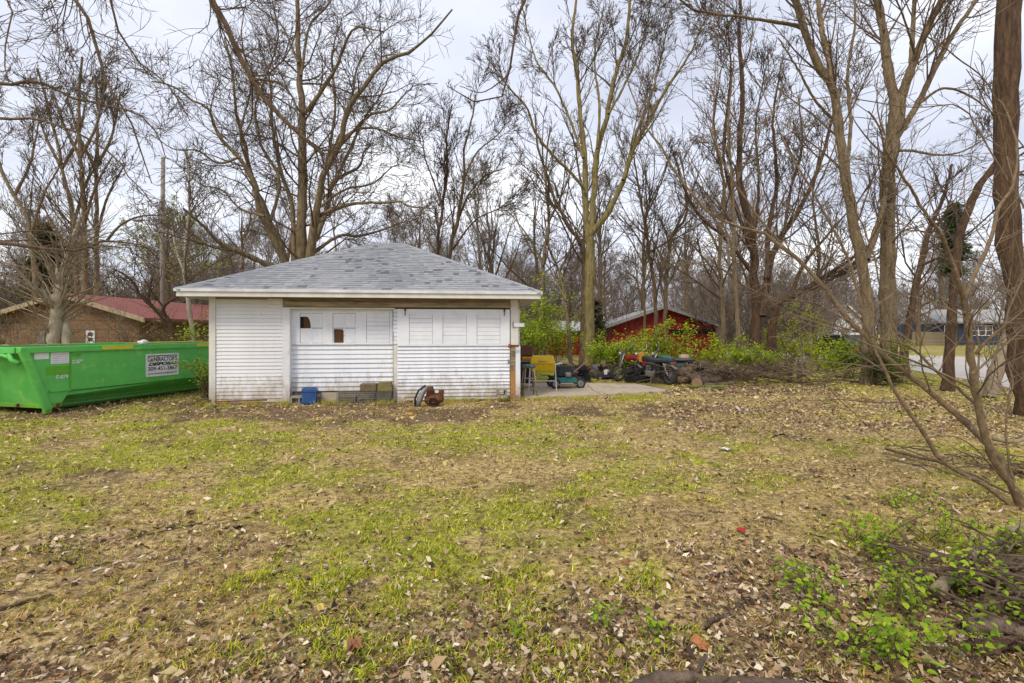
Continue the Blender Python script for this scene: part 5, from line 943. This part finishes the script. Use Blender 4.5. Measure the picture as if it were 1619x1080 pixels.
# left background
traced_tree('pollard_tree', 'thick pale pollarded trunk with a spray of shoots behind the dumpster', 17.0, [([(88, 590), (86, 545), (90, 500), (95, 462), (97, 420)], 11, 6, 0), ([(105, 590), (107, 545), (103, 500), (99, 450), (110, 400), (125, 350)], 7, 3, .5), ([(90, 500), (75, 470), (50, 450), (20, 420)], 4, 1.2, -1)], M['bark_pale'], M['twig_pale'], [(60, .3, 1, (25, 80), (.25, .75), (.15, .3), 7, .06, .05, 4), (2.5, .3, 1, (20, 50), (.3, .5), (.5, .7), 4, .1, .05, 3)], rmin=.007, zmin=1.2)
traced_tree('twisted_tree', 'dark twisted small tree in front of the red roof', 18.0, [([(276, 585), (274, 540), (265, 504), (241, 485), (235, 470), (240, 440)], 4.5, 1.6, 0), ([(268, 512), (258, 490), (266, 478), (290, 465)], 3.5, 1.2, -.6), ([(241, 485), (225, 470), (205, 440), (180, 425)], 2.6, 1, -.8)], M['bark_dark'], M['twig_dark'], LV_MID, zmin=1.6, dens=2.2)
traced_tree('birch_tree', 'pale trunk beside the left eave of the garage', 20.0, [([(308, 585), (305, 530), (298, 475), (292, 430), (296, 370), (300, 300), (297, 235)], 5, .6, 0), ([(296, 440), (280, 400), (270, 350)], 2.5, .5, 1)], M['bark_pale'], M['twig'], LV_MID, zmin=3, dens=1)
for lb, pts, r0, d in (('tall straight trunk in the group above the brown house, rightmost of it', [(153, 575), (153, 369), (151, 267), (155, 180), (150, 120)], 5, 30), ('tallest straight trunk in the group above the brown house', [(135, 575), (133, 356), (127, 249), (124, 178), (130, 90)], 5.5, 29), ('left-leaning trunk in the group above the brown house', [(125, 575), (116, 356), (98, 267), (84, 200), (60, 110)], 5, 31), ('slanting trunk at the far left edge above the brown house', [(62, 575), (49, 373), (22, 310), (0, 262), (-30, 190)], 5, 28)):
    x0, y0 = pts[1]; traced_tree('forest_tree', lb, d, [(pts, r0, 1.4, 0), ([pts[1], (pts[1][0] + 18, pts[1][1] - 60), (pts[1][0] + 45, pts[1][1] - 110)], 2.6, 1, -1), ([pts[2], (pts[2][0] - 25, pts[2][1] - 50), (pts[2][0] - 45, pts[2][1] - 110)], 2.6, 1, 1), ([pts[2], (pts[2][0] + 25, pts[2][1] - 50), (pts[2][0] + 40, pts[2][1] - 120)], 2.6, 1, .5)], M['bark'], M['twig'], LV_ASH, zmin=4, dens=.45, group='trees above the brown house')
for lb, pts, r0, d, mt in (('slim trunk left of the red house gable', [(1038, 575), (1036, 481), (1029, 417), (1018, 347), (1008, 287), (1000, 220)], 4, 24, 'bark_brown'), ('slim crooked trunk in front of the red house gable', [(1053, 575), (1052, 481), (1055, 426), (1064, 370), (1083, 347), (1085, 300), (1075, 240)], 4.2, 23, 'bark_brown'), ('thin straight trunk on the left half of the red gable', [(1018, 572), (1019, 480), (1017, 420), (1022, 330), (1020, 260)], 2.2, 25, 'bark'), ('grey trunk just right of the garage eave', [(859, 575), (858, 500), (859, 420), (868, 350), (862, 280), (870, 200)], 4, 21, 'bark'), ('thin bent trunk between the eave and the olive-barked tree', [(902, 575), (898, 510), (892, 470), (884, 430), (870, 395), (860, 340)], 3.6, 20.5, 'bark'),
                        ('thin trunk left of the dark fan-shaped tree', [(1142, 575), (1143, 500), (1138, 400), (1145, 300), (1130, 200), (1140, 110)], 4.5, 22, 'bark'), ('slim grey trunk between the log pile and the dark fan-shaped tree', [(1166, 590), (1166, 500), (1160, 400), (1158, 300), (1152, 200), (1160, 90)], 4.5, 18, 'bark'), ('thin tree right of the dark fan-shaped tree', [(1290, 570), (1288, 480), (1296, 400), (1285, 310), (1300, 220)], 3, 26, 'bark_brown')):
    traced_tree('forest_tree', lb, d, [(pts, r0, 1.1, random.uniform(-.5, 1)), ([pts[2], (pts[2][0] - 20, pts[2][1] - 40), (pts[2][0] - 50, pts[2][1] - 80)], r0 * .5, .8, 1), ([pts[3], (pts[3][0] + 22, pts[3][1] - 45), (pts[3][0] + 42, pts[3][1] - 100)], r0 * .5, .8, -1)], M[mt], M['twig'], LV_MID, zmin=2.5, dens=1.15, group='slim trunks around the red house')
# background trees one can tell apart
bg = [('budding yellow-green tree left of the garage, behind the utility pole', -25, 36, 11, .22, 'spread', (1500, .16, YGREENS), 290), ('bare tree behind the left slope of the garage roof', -15.5, 34, 13, .2, 'up', None, 0), ('pink-budded tree between the garage eave and the olive-barked tree', 3.4, 30, 6.5, .12, 'spread', (1500, .09, [(.26, .10, .19), (.2, .08, .13), (.3, .16, .22)]), 0),
      ('bare tree between the garage ridge and the twin-stemmed tree', -6.2, 34, 11, .16, 'scrub', None, 0), ('bare tree over the right slope of the garage roof', -1.2, 33, 12, .18, 'up', None, 0), ('bare tree just left of the olive-barked trunk', 1.6, 34, 13, .17, 'up', None, 0), ('bare tree between the olive-barked tree and the red gable', 7.0, 38, 14, .2, 'up', None, 0), ('pinkish bare tree above the left slope of the red house roof', 8.6, 45, 9, .16, 'spread', (900, .11, [(.24, .14, .19), (.2, .12, .14)]), 0),
      ('bare tree rising behind the red gable', 12.5, 46, 14, .22, 'up', None, 0), ('bare tree right of the red house', 15.5, 44, 14, .2, 'up', None, 0), ('bare tree behind the dark fan-shaped tree', 19.5, 40, 15, .24, 'up', None, 0), ('spreading bare tree above the white house', 32, 50, 10, .25, 'spread', None, 0), ('spreading bare tree between the white house and the blue house', 44.5, 54, 9, .26, 'spread', None, 0), ('spreading bare tree over the blue house roof', 56, 64, 10, .26, 'spread', None, 0),
      ('bare tree at the far left behind the brown house', -38, 40, 12, .22, 'up', None, 0), ('bare tree behind the brown house ridge', -30, 42, 13, .22, 'scrub', None, 0), ('bare tree above the red roof', -24, 44, 14, .22, 'up', None, 0)]
for lb, x, y, h, r_, kd, leaf, _ in bg:
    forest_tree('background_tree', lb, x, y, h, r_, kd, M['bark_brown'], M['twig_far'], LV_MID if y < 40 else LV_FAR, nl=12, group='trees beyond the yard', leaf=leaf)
def conifer(label, x, y, h, w, cols, z0=.12, sparse=1.0, n=3600, ls=.04):
    b = np.array((x, y, 0.)); t = thing('conifer', label, 'tree', tuple(b)); P = np.array([[x, y, 0], [x + .1, y, h * .5], [x, y, h]]); V, Q = tubes(P[None], np.array([[.16, .1, .02]]) * h / 8, 7); big('trunk', V - b, Q, M['bark_brown'], t, True)
    s_, d, L, R_ = sprout(spline(P, 12)[None], np.linspace(.12, .02, 12)[None], np.array([w]), 70 * sparse, z0, .99, (65, 100), (.6, 1.0), (.2, .4), .012); L = L * np.clip(1.25 - (s_[:, 2] / h), .15, 1) * rng.uniform(.6, 1.15, len(L))
    P1, r1 = grow(s_, d, L, R_, R_ * .4, 6, .08, -.02); V, Q = tubes(P1, r1, 3); big('limbs', V - b, Q, M['twig_dark'], t, kind='stuff'); leaf_cloud('needles', P1, n, h * ls, cols, t, b, spread=h * .02)
EVG = [(.035, .065, .02), (.05, .085, .025), (.07, .10, .035), (.03, .05, .018)]
conifer('dark green conifer at the left edge above the brown house', -33, 35, 9, 3.4, [(.10, .10, .05), (.075, .08, .04), (.13, .115, .07)], sparse=1.4, n=5000, ls=.03)
conifer('loose pine beyond the dark curved trunk at the right', 46.5, 52, 15, 3.0, [(.09, .13, .045), (.12, .16, .06), (.07, .10, .035)], .5, .7, 5000, .022)
conifer('small cedar left of the red house roof', 4.9, 29, 3.3, 1.5, EVG, sparse=.8, n=2600)

# the far wood: too many bare trees to tell apart
LV_FARW = [(7, .2, 1, (22, 52), (.4, .7), (.45, .7), 4, .1, .05, 3), (5, .15, 1, (22, 52), (.45, .8), (.5, .75), 3, .1, .04, 3), (2, .2, 1, (22, 52), (.45, .8), (.6, .8), 2, .1, .04, 3)]
protos = []
for kd in ('up', 'spread', 'up', 'scrub', 'up', 'scrub'):
    tr, P1, r1, L = auto_tree(0, 0.01, 13, .17, kd, (rng.normal(0, .5), rng.normal(0, .5)), nl=13); r1 = np.maximum(r1, .02); o, tips = crown(P1, r1, L, LV_FARW, .017)
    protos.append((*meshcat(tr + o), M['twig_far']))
pts = []; szs = []
while len(pts) < 118:
    y = rng.uniform(44, 100); x = rng.uniform(-1.25, 1.3) * y; px = CX + F * x / y
    if (1270 < px < 1640 and y < 66) or (975 < px < 1125 and y < 48): continue
    pts.append((x, y, 0)); szs.append(rng.uniform(.55, 1.45))
instanced('far_wood', 'mass of bare trees beyond the yard', protos, pts, szs)
# scrub at the foot of the wood: clumps of thin bare stems
def clump(h, spread, n, mat, rb, rmin):
    st = np.stack([rng.normal(0, spread, n), rng.normal(0, spread, n), np.zeros(n)], -1); di = nrm(rng.normal(0, .3, (n, 3)) * np.array([1, 1, 0]) + np.array([0, 0, 1.0])); L = h * rng.uniform(.45, 1.1, n); P, r = grow(st, di, L, np.full(n, rb), np.full(n, rb * .5), 6, .12, .03)
    o, _ = crown(P, r, L, [(6, .15, 1, (20, 50), (.3, .6), (.5, .7), 4, .13, .03, 3), (4, .15, 1, (25, 60), (.35, .7), (.6, .8), 3, .13, .03, 3)], rmin); return (*meshcat([tubes(P, r, 4)] + o), M[mat])
def scrub(name, label, n, xr_, yr, h, mat, rb, rmin, hole=()):
    protos = [clump(h, h * .16, 7, mat, rb, rmin) for _ in range(5)]; pts = []; szs = []
    while len(pts) < n:
        y = rng.uniform(*yr); x = rng.uniform(*xr_) * y; px = CX + F * x / y
        if any(a < px < b_ and y < yy for a, b_, yy in hole): continue
        pts.append((x, y, 0)); szs.append(rng.uniform(.5, 1.25))
    instanced(name, label, protos, pts, szs)
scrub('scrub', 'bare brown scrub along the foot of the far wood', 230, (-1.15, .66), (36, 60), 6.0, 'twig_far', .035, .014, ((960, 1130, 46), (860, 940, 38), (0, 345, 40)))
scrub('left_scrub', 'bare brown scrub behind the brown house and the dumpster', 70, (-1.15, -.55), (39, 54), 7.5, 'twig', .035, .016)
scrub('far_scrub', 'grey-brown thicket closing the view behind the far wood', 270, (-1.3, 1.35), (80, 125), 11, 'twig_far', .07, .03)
# thin understorey saplings in front of the wood
scrub('understorey', 'thin bare understorey stems between the garage and the red house', 26, (-.02, .62), (25, 36), 5.5, 'twig', .018, .009, ((960, 1140, 33), (860, 940, 34)))
x, y = rng.uniform(-29, -16, 2600), rng.uniform(39, 50, 2600); v, q, c = leaf_faces(np.stack([x, y, np.abs(rng.normal(3, 2.2, 2600))], -1), .16, [(.16, .16, .03), (.26, .25, .05), (.12, .11, .04)]); big('left_scrub_leaves', v, q, M['leafv'], col=c, label='first yellow-green leaves on the scrub behind the brown house', kind='stuff')

for k_, (lb, px, d, h, nn) in enumerate((('bare shrub in front of the gable of the brown house, by the left edge', 22, 19.5, 3.4, 12), ('bare shrub between the pollarded trunk and the twisted tree', 165, 20, 3.2, 12), ('bare shrub before the red roof, left of the twisted tree', 205, 19, 2.8, 10), ('bare shrub just left of the pollarded trunk', 58, 18.5, 3.0, 10), ('bare shrub right of the twisted tree', 292, 18, 2.6, 8))):
    shrub('bare_shrub', lb, (px - CX) / F * d, d, .8, .6, h, nn, 60, .06, YGREENS, 'twig_pale' if k_ % 2 else 'twig', 'bare shrubs before the brown house', k2=7, k3=4, rb=.014)

# ---------------------------------------------------------------- shrubs
def sp(px, d): return (px - CX) / F * d
for lb, px, d, rx, ry, h, ns, nl, ls, cols in (
    ('bright green shrub right of the olive-barked trunk', 958, 17.6, .75, .6, 1.75, 16, 2600, .075, GREENS), ('bright green shrub behind the red motorcycle', 1002, 18.0, .8, .6, 1.7, 16, 2600, .075, YGREENS), ('tallest green shrub behind the teal motorcycle', 1043, 18.6, .7, .6, 2.15, 14, 2300, .075, YGREENS + GREENS),
    ('sparse reddish-green shrub in front of the red brick wall', 1082, 19.5, .7, .5, 1.5, 12, 1100, .07, YGREENS + [(.22, .09, .03)]), ('loose yellow-green shrub behind the log pile', 1122, 18.6, .7, .5, 1.5, 12, 1500, .075, YGREENS), ('green shrub at the foot of the dark fan-shaped tree, left side', 1172, 17.6, .75, .5, 1.5, 14, 1900, .075, GREENS), ('dense low green shrub at the foot of the dark fan-shaped tree', 1203, 17.0, .5, .5, 1.05, 12, 1500, .065, GREENS),
    ('tall yellow-green shrub right of the dark fan-shaped tree', 1248, 21.0, .9, .7, 2.3, 16, 2500, .085, YGREENS), ('green shrub in front of the black car', 1337, 16.8, .85, .5, 1.25, 14, 2300, .075, GREENS), ('small green shrub left of the paired trunks', 1300, 19.5, .8, .5, 1.1, 10, 900, .075, YGREENS), ('dark ivy growth round the foot of the left paired trunk', 1383, 14.2, .3, .3, 1.05, 14, 1900, .06, [(.05, .085, .015), (.07, .12, .02), (.09, .11, .025)]), ('green sprouts round the foot of the right paired trunk', 1420, 15.0, .35, .3, 1.2, 10, 1000, .06, GREENS),
    ('leafy green bush under the right eave of the garage', 836, 19.5, .6, .7, 2.9, 16, 2500, .09, GREENS), ('leafy olive bush between the eave and the red shed', 872, 22.5, .9, .7, 2.6, 16, 2300, .09, YGREENS), ('green bush beside the left corner of the garage, over the dumpster', 322, 15.0, .35, .4, 1.95, 8, 650, .07, GREENS), ('low green bush between the dumpster and the garage', 327, 11.6, .2, .3, .95, 8, 420, .05, GREENS)):
    shrub('leafy_shrub', lb, sp(px, d), d, rx, ry, h * (.82 if 930 < px < 1190 else 1), int(ns * 1.3), int(nl * 1.25), ls * rng.uniform(.95, 1.2), cols, group='leafy shrubs round the yard')
nb = [('leafy seedling clump at the left end of the foreground greenery', 1295, 962, .30, 9, 120), ('leafy seedling clump below the left end of the foreground greenery', 1330, 1025, .26, 7, 90), ('dense seedling clump in the middle of the foreground greenery', 1392, 890, .34, 12, 170), ('seedling clump just above the middle of the foreground greenery', 1350, 858, .24, 8, 80), ('seedling clump beside the dark curved branch', 1435, 985, .32, 11, 160), ('seedling clump between the foreground logs', 1490, 930, .36, 10, 150), ('seedling clump against the upper logs of the brush pile', 1540, 872, .36, 10, 140),
      ('seedling clump at the bottom right of the foreground greenery', 1510, 1055, .30, 9, 130), ('seedling clump at the right edge over the logs', 1590, 985, .32, 8, 100), ('small green sprout near the bottom centre, right one of the pair', 1035, 1012, .12, 6, 34), ('small green sprout near the bottom centre, left one of the pair', 972, 1000, .15, 5, 40), ('tiny green sprout left of the bottom-centre pair', 827, 1022, .12, 4, 26), ('green sprout at the far end of the foreground greenery', 1415, 800, .18, 8, 70), ('seedling clump below the bare sapling', 1470, 852, .3, 9, 100), ('seedling at the bottom edge right of centre', 1415, 1062, .25, 8, 110)]
for lb, px, py, h, ns, nl in nb:
    p = G(px, py); shrub('seedling_shrub', lb, p[0], p[1], h * .75, h * .6, h, ns, int(nl * 1.1), .04, [(.30, .46, .03), (.38, .54, .035), (.46, .58, .05), (.20, .34, .025)], 'twig', 'seedlings in the right foreground', 'seedling', k2=3, k3=2, z0=float(gh(p[0], p[1])), rb=.004)

# ---------------------------------------------------------------- fallen wood in the foreground
def ground_stick(name, label, pts, r, mat='twig', cat='stick', lift=0.0, group=None, side=0):
    P = np.array([G(*q[:2]) for q in pts]); P[:, 2] = gh(P[:, 0], P[:, 1]) + r * .9 + lift + np.array([q[2] if len(q) > 2 else 0 for q in pts]); n = 14; S = spline(P, n); S[1:-1] += rng.normal(0, r * .35, (n - 2, 3))
    rr = np.linspace(r, r * .55, n) * rng.uniform(.9, 1.12, n); b = S[0].copy(); V, Q = tubes((S - b)[None], rr[None], 8); m = MB(); m.add(V, [tuple(q) for q in Q] + [tuple(range(8))[::-1], tuple(range(8 * n - 8, 8 * n))])
    for _ in range(side):
        i = random.randint(3, n - 3); d = nrm(rng.normal(0, 1, 3)); d[2] = abs(d[2]) * .4; m.tube([S[i] - b, S[i] - b + d * .06, S[i] - b + d * .14 + np.array((0, 0, .02))], (r * .45, r * .35, r * .2), 5)
    o = m.build(name, M[mat], None, True); o.location = b; return tag(o, label, cat, group)
for q in (('short curved stick at the bottom centre', [(843, 955), (865, 962), (890, 950), (908, 935)], .012, 'log'), ('brown stick left of the foreground greenery', [(1115, 992), (1145, 975), (1165, 962), (1180, 950)], .014, 'log'), ('dark stick reaching into the foreground greenery', [(1200, 1015), (1240, 1004), (1275, 997), (1312, 994)], .012, 'bark_dark'), ('dark curved branch running to the bottom edge', [(1342, 1006), (1385, 1022), (1430, 1035), (1480, 1064)], .016, 'bark_dark'),
          ('thin twig at the left edge of the lawn', [(0, 968), (40, 956), (85, 945)], .010, 'twig'), ('long thin twig across the left lawn', [(200, 850), (260, 838), (320, 824)], .007, 'twig'), ('brown stick at the bottom left of centre', [(720, 1024), (745, 1020), (772, 1022)], .011, 'log'), ('small stick on the dry grass right of centre', [(1120, 810), (1145, 812)], .010, 'log'), ('twig lying near the right lawn edge', [(1205, 818), (1232, 821)], .009, 'twig_dark'),
          ('pair of thin twigs near the bottom edge', [(1065, 1028), (1150, 1052), (1230, 1078)], .005, 'twig_pale'), ('slanting twig on the left lawn', [(5, 778), (35, 768)], .008, 'twig')):
    ground_stick('fallen_stick', q[0], q[1], q[2], q[3], side=2 if len(q[1]) > 3 else 0)
for q in (('long log along the bottom edge of the lawn', [(1000, 1100), (1120, 1090), (1240, 1094), (1330, 1110)], .03, 'log', 0), ('grey branch slanting up through the brush pile', [(1480, 950), (1520, 908), (1570, 868), (1640, 830)], .035, 'bark_smooth', .03), ('thick pale branch end at the top of the brush pile', [(1590, 872), (1619, 884), (1680, 900)], .05, 'bark', .06), ('brown log in the middle of the brush pile', [(1540, 945), (1580, 915), (1630, 895), (1700, 890)], .045, 'log', .03), ('curved log at the right edge of the brush pile', [(1560, 980), (1590, 945), (1630, 925), (1700, 930)], .045, 'bark_brown', .02),
          ('dark log at the bottom of the brush pile', [(1530, 1000), (1580, 1005), (1640, 1030), (1700, 1060)], .05, 'log', .01), ('rotten log in the lower right corner', [(1545, 1035), (1590, 1022), (1660, 1010)], .04, 'bark_dark', 0), ('thin curved branch on top of the brush pile', [(1450, 930), (1490, 905), (1540, 915), (1600, 880)], .014, 'twig', .1), ('bare branch beside the base of the sapling', [(1400, 716), (1450, 728), (1520, 752), (1600, 790)], .018, 'bark_brown', .03), ('grey fallen branch behind the sapling', [(1570, 700), (1610, 705), (1680, 690)], .03, 'bark_smooth', .05), ('dark fallen branch right of the sapling base', [(1565, 745), (1600, 752), (1660, 770)], .025, 'bark_dark', .03)):
    ground_stick('fallen_branch', q[0], q[1], q[2], q[3], 'branch', q[4], 'branches of the foreground brush pile', 2)
p = G(1570, 960); m = sticks(MB(), 130, .12, 0, .22, .3, .15, .55, .008, .22); put(m.build('brush_heap', M['twig'], None), tuple(p), 0, 'loose twigs of the brush pile in the lower right corner', 'brush').__setitem__('kind', 'stuff')
p = G(1560, 745); m = sticks(MB(), 40, .1, 0, .35, .3, .2, .6, .008, .14); put(m.build('brush_heap', M['twig'], None), tuple(p), 0, 'loose twigs round the base of the bare sapling', 'brush').__setitem__('kind', 'stuff')
def scrap(label, px, py, size, c, cat):
    p = G(px, py); p[2] = gh(p[0], p[1]) + .02; m = MB(); n = 5; v = [(size * (a / (n - 1) - .5) + random.uniform(-.1, .1) * size, size * .7 * (b_ / (n - 1) - .5), random.uniform(0, size * .3)) for b_ in range(n) for a in range(n)]
    m.add(v, [(b_ * n + a, b_ * n + a + 1, (b_ + 1) * n + a + 1, (b_ + 1) * n + a) for b_ in range(n - 1) for a in range(n - 1)]); o = m.build('scrap', shade('scrap_' + cat.replace(' ', '_') + str(px), c, None, 20, .6, .2), None); put(o, tuple(p), random.uniform(0, 6), label, cat)
scrap('small red wrapper lying on the dry grass', 1172, 845, .07, (.5, .02, .02), 'wrapper'); scrap('orange dead leaf near the bottom centre', 1108, 1022, .09, (.42, .17, .06), 'leaf'); scrap('yellow leaf on the lawn left of centre', 505, 967, .07, (.55, .42, .1), 'leaf'); scrap('white scrap on the leaf litter right of centre', 1146, 712, .12, (.7, .7, .7), 'scrap'); scrap('white scrap on the left lawn', 153, 905, .04, (.7, .75, .8), 'scrap'); scrap('rust-brown leaf at the bottom left of centre', 560, 1028, .09, (.3, .12, .06), 'leaf'); scrap('brown leaf in the centre lawn', 987, 895, .06, (.34, .13, .06), 'leaf')

# ---------------------------------------------------------------- leaf litter and grass
def on_lawn(x, y):
    px = CX + F * x / y; s_ = (x - A[0]) * GU[0] + (y - A[1]) * GU[1]; t_ = (x - A[0]) * GV[0] + (y - A[1]) * GV[1]
    gar_ = (s_ > -.05) & (s_ < GWID + .05) & (t_ > -.02) & (t_ < GD); py = HY + H * F / y; pat = (px > 822) & (px < 1060) & (py > 606) & (py < 631.5 - (px - 826) * .05)
    road_ = (px > 1395) & (py < 578 + (px - 1420) * .2) ; return ~(gar_ | pat | road_)
def scatter(n, y0, y1, pw, side=1.3):
    """points thinning out with distance"""
    u = rng.random(n); k = 2 - pw; y = (y0 ** k + u * (y1 ** k - y0 ** k)) ** (1 / k); x = rng.uniform(-1, 1, n) * (side * y + .6); ok = on_lawn(x, y); return x[ok], y[ok]
x, y = scatter(520000, 1.7, 16, 1.3); g, l, s = zones(x, y); ok = rng.random(len(x)) < .11 + .60 * smooth(.3, .9, l) * (1 - .45 * g); x, y = x[ok], y[ok]; z = gh(x, y) + rng.uniform(.002, .022, len(x)); N = len(x)
LIT = np.array([(.46, .33, .20), (.38, .26, .15), (.58, .45, .30), (.24, .15, .085), (.10, .062, .037), (.42, .29, .19), (.70, .59, .45), (.36, .19, .08), (.07, .045, .03), (.16, .10, .06), (.54, .43, .22)])
a = rng.random(N) * 6.283; L_ = np.where(y < 5, .0115, .0115 + (y - 5) * .0012) * rng.lognormal(0, .3, N); L_ = L_ * rng.uniform(1.0, 2.1, N); w_ = L_ * rng.uniform(.12, .45, N); d = np.stack([np.cos(a), np.sin(a), rng.normal(0, .28, N)], -1) * L_[:, None]; e_ = np.stack([-np.sin(a), np.cos(a), rng.normal(0, .3, N)], -1) * w_[:, None]; c0 = np.stack([x, y, z], -1)
v = np.stack([c0 - d, c0 - d * rng.uniform(-.2, .3, (N, 1)) + e_, c0 + d, c0 + d * rng.uniform(-.3, .3, (N, 1)) - e_], 1); v[:, :, 2] += rng.uniform(-.5, .8, (N, 4)) * L_[:, None]; v[:, :, 2] = np.maximum(v[:, :, 2], (z - .006)[:, None])
c = LIT[rng.integers(0, len(LIT), N)] * rng.uniform(.7, 1.25, (N, 1)); st_ = rng.random(N) < smooth(3.4, 5.0, y) * (1 - .7 * smooth(.5, .9, zones(x, y)[1])) * .55; c = np.where(st_[:, None], np.array([[.56, .44, .19]]) * rng.uniform(.7, 1.2, (N, 1)), c)
nr = (y < 4.2) & (rng.random(N) < .32); v_, q_, c_ = leaf_faces(c0[nr], 1.0, LIT, .3, True); v_ = v_.reshape(-1, 6, 3); k_ = np.minimum(rng.lognormal(-3.6, .35, len(v_)), .048)[:, None, None]; v_ = v_[:, :1] + (v_ - v_[:, :1]) * k_; v_[:, 1:, 2] += rng.uniform(-.15, .3, v_[:, 1:, 2].shape) * k_[:, :, 0]; v_ = v_.reshape(-1, 3); big('leaf_litter', v_, q_, M['litter'], col=c_, label='whole dead leaves lying in the foreground', kind='stuff')
v, c = v[~nr], c[~nr]; N = len(v)
big('leaf_shreds', v.reshape(-1, 3), np.arange(N)[:, None] * 4 + np.array([[0, 1, 2, 3]]), M['litter'], col=np.repeat(c, 4, 0), label='shredded dead leaves and straw matted over the lawn', kind='stuff')
BL = np.array([(.25, .33, .02), (.37, .44, .022), (.48, .51, .03), (.58, .55, .05)]); DRY = np.array([(.54, .40, .15), (.60, .47, .21), (.42, .29, .10), (.48, .39, .10), (.28, .18, .075)])
def blades(n, y0, y1, pw, hh, ww, near):
    x, y = scatter(n, y0, y1, pw); g, l, s = zones(x, y); tuft = fbm(x, y, .2, 61, 3); ok = rng.random(len(x)) < (.55 + .5 * smooth(.3, .75, g) + .25 * (tuft > .5)) * (1 - .3 * smooth(.45, .9, l)) * (1 - .85 * smooth(.25, .65, s)); x, y, g, tuft = x[ok], y[ok], g[ok], tuft[ok]; N = len(x)
    z = gh(x, y); a = rng.random(N) * 6.283; green = rng.random(N) < np.clip(.08 + .85 * smooth(.35, .8, g), 0, 1)
    h = hh * rng.uniform(.35, 1.3, N) * (.35 + 1.25 * smooth(.35, .65, tuft)) * np.where(green, 1.1, .75); lean = rng.uniform(.4, 1.6, N) * np.where(green, 1, 1.6); w = ww * rng.uniform(.7, 1.3, N) * (1 if near else np.maximum(1, y / 5))
    b = np.stack([x, y, z - .004], -1); d = np.stack([np.cos(a), np.sin(a), 0 * a], -1); s_ = np.stack([-np.sin(a + rng.normal(0, .4, N)), np.cos(a), 0 * a], -1) * w[:, None]
    c = np.where(green[:, None], BL[rng.integers(0, 4, N)], DRY[rng.integers(0, 5, N)]) * rng.lognormal(0, .3, (N, 1)); hz = (h / np.sqrt(1 + lean ** 2))[:, None] * np.array([[0, 0, 1.]])
    t_ = b + d * (h * lean / np.sqrt(1 + lean ** 2))[:, None] + hz * .85
    if near:
        m_ = b + d * (h * lean * .3)[:, None] + hz * .6; V = np.stack([b - s_, b + s_, m_ + s_ * .8, m_ - s_ * .8, t_ + s_ * .15, t_ - s_ * .15], 1); i = np.arange(N)[:, None] * 6; Q = np.concatenate([i + np.array([[0, 1, 2, 3]]), i + np.array([[3, 2, 4, 5]])]); return V.reshape(-1, 3), Q, np.repeat(c, 6, 0)
    V = np.stack([b - s_, b + s_, t_], 1); return V.reshape(-1, 3), np.arange(N)[:, None] * 3 + np.array([[0, 1, 2]]), np.repeat(c, 3, 0)
V, Q, c = blades(90000, 1.7, 3.2, .9, .038, .0026, True); big('grass', V, Q, M['grassv'], col=c, label='near lawn grass, green and straw-coloured blades', kind='stuff')
V, Q, c = blades(660000, 2.9, 24, 1.45, .036, .0036, False); big('far_grass', V, Q, M['grassv'], col=c, label='thin grass of the farther lawn', kind='stuff')

# longer grass along the foot of the walls and the slab
n_ = 5200; s_ = np.concatenate([rng.uniform(-.2, GWID + .2, n_ - 1500), rng.uniform(GWID + .2, GWID + 3.2, 1500)]); t_ = -np.abs(rng.normal(0, .12, n_)) - .06; t_[-1500:] -= .05; p_ = A[None] + GU[None] * s_[:, None] + GV[None] * t_[:, None]
ok = fbm(p_[:, 0], p_[:, 1], .3, 71) > .46; p_ = p_[ok]; N = len(p_); a = rng.random(N) * 6.28; h = rng.uniform(.04, .13, N); w = .004; d = np.stack([np.cos(a), np.sin(a), 0 * a], -1) * (h * .5)[:, None]; s3 = np.stack([np.ones(N), 0 * a, 0 * a], -1) * w
V = np.stack([p_ - s3, p_ + s3, p_ + d + np.stack([0 * a, 0 * a, h], -1)], 1); c = np.where((rng.random(N) < .6)[:, None], BL[rng.integers(0, 4, N)], DRY[rng.integers(0, 5, N)]); big('wall_grass', V.reshape(-1, 3), np.arange(N)[:, None] * 3 + np.array([[0, 1, 2]]), M['grassv'], col=np.repeat(c, 3, 0), label='longer grass along the foot of the garage', kind='stuff')
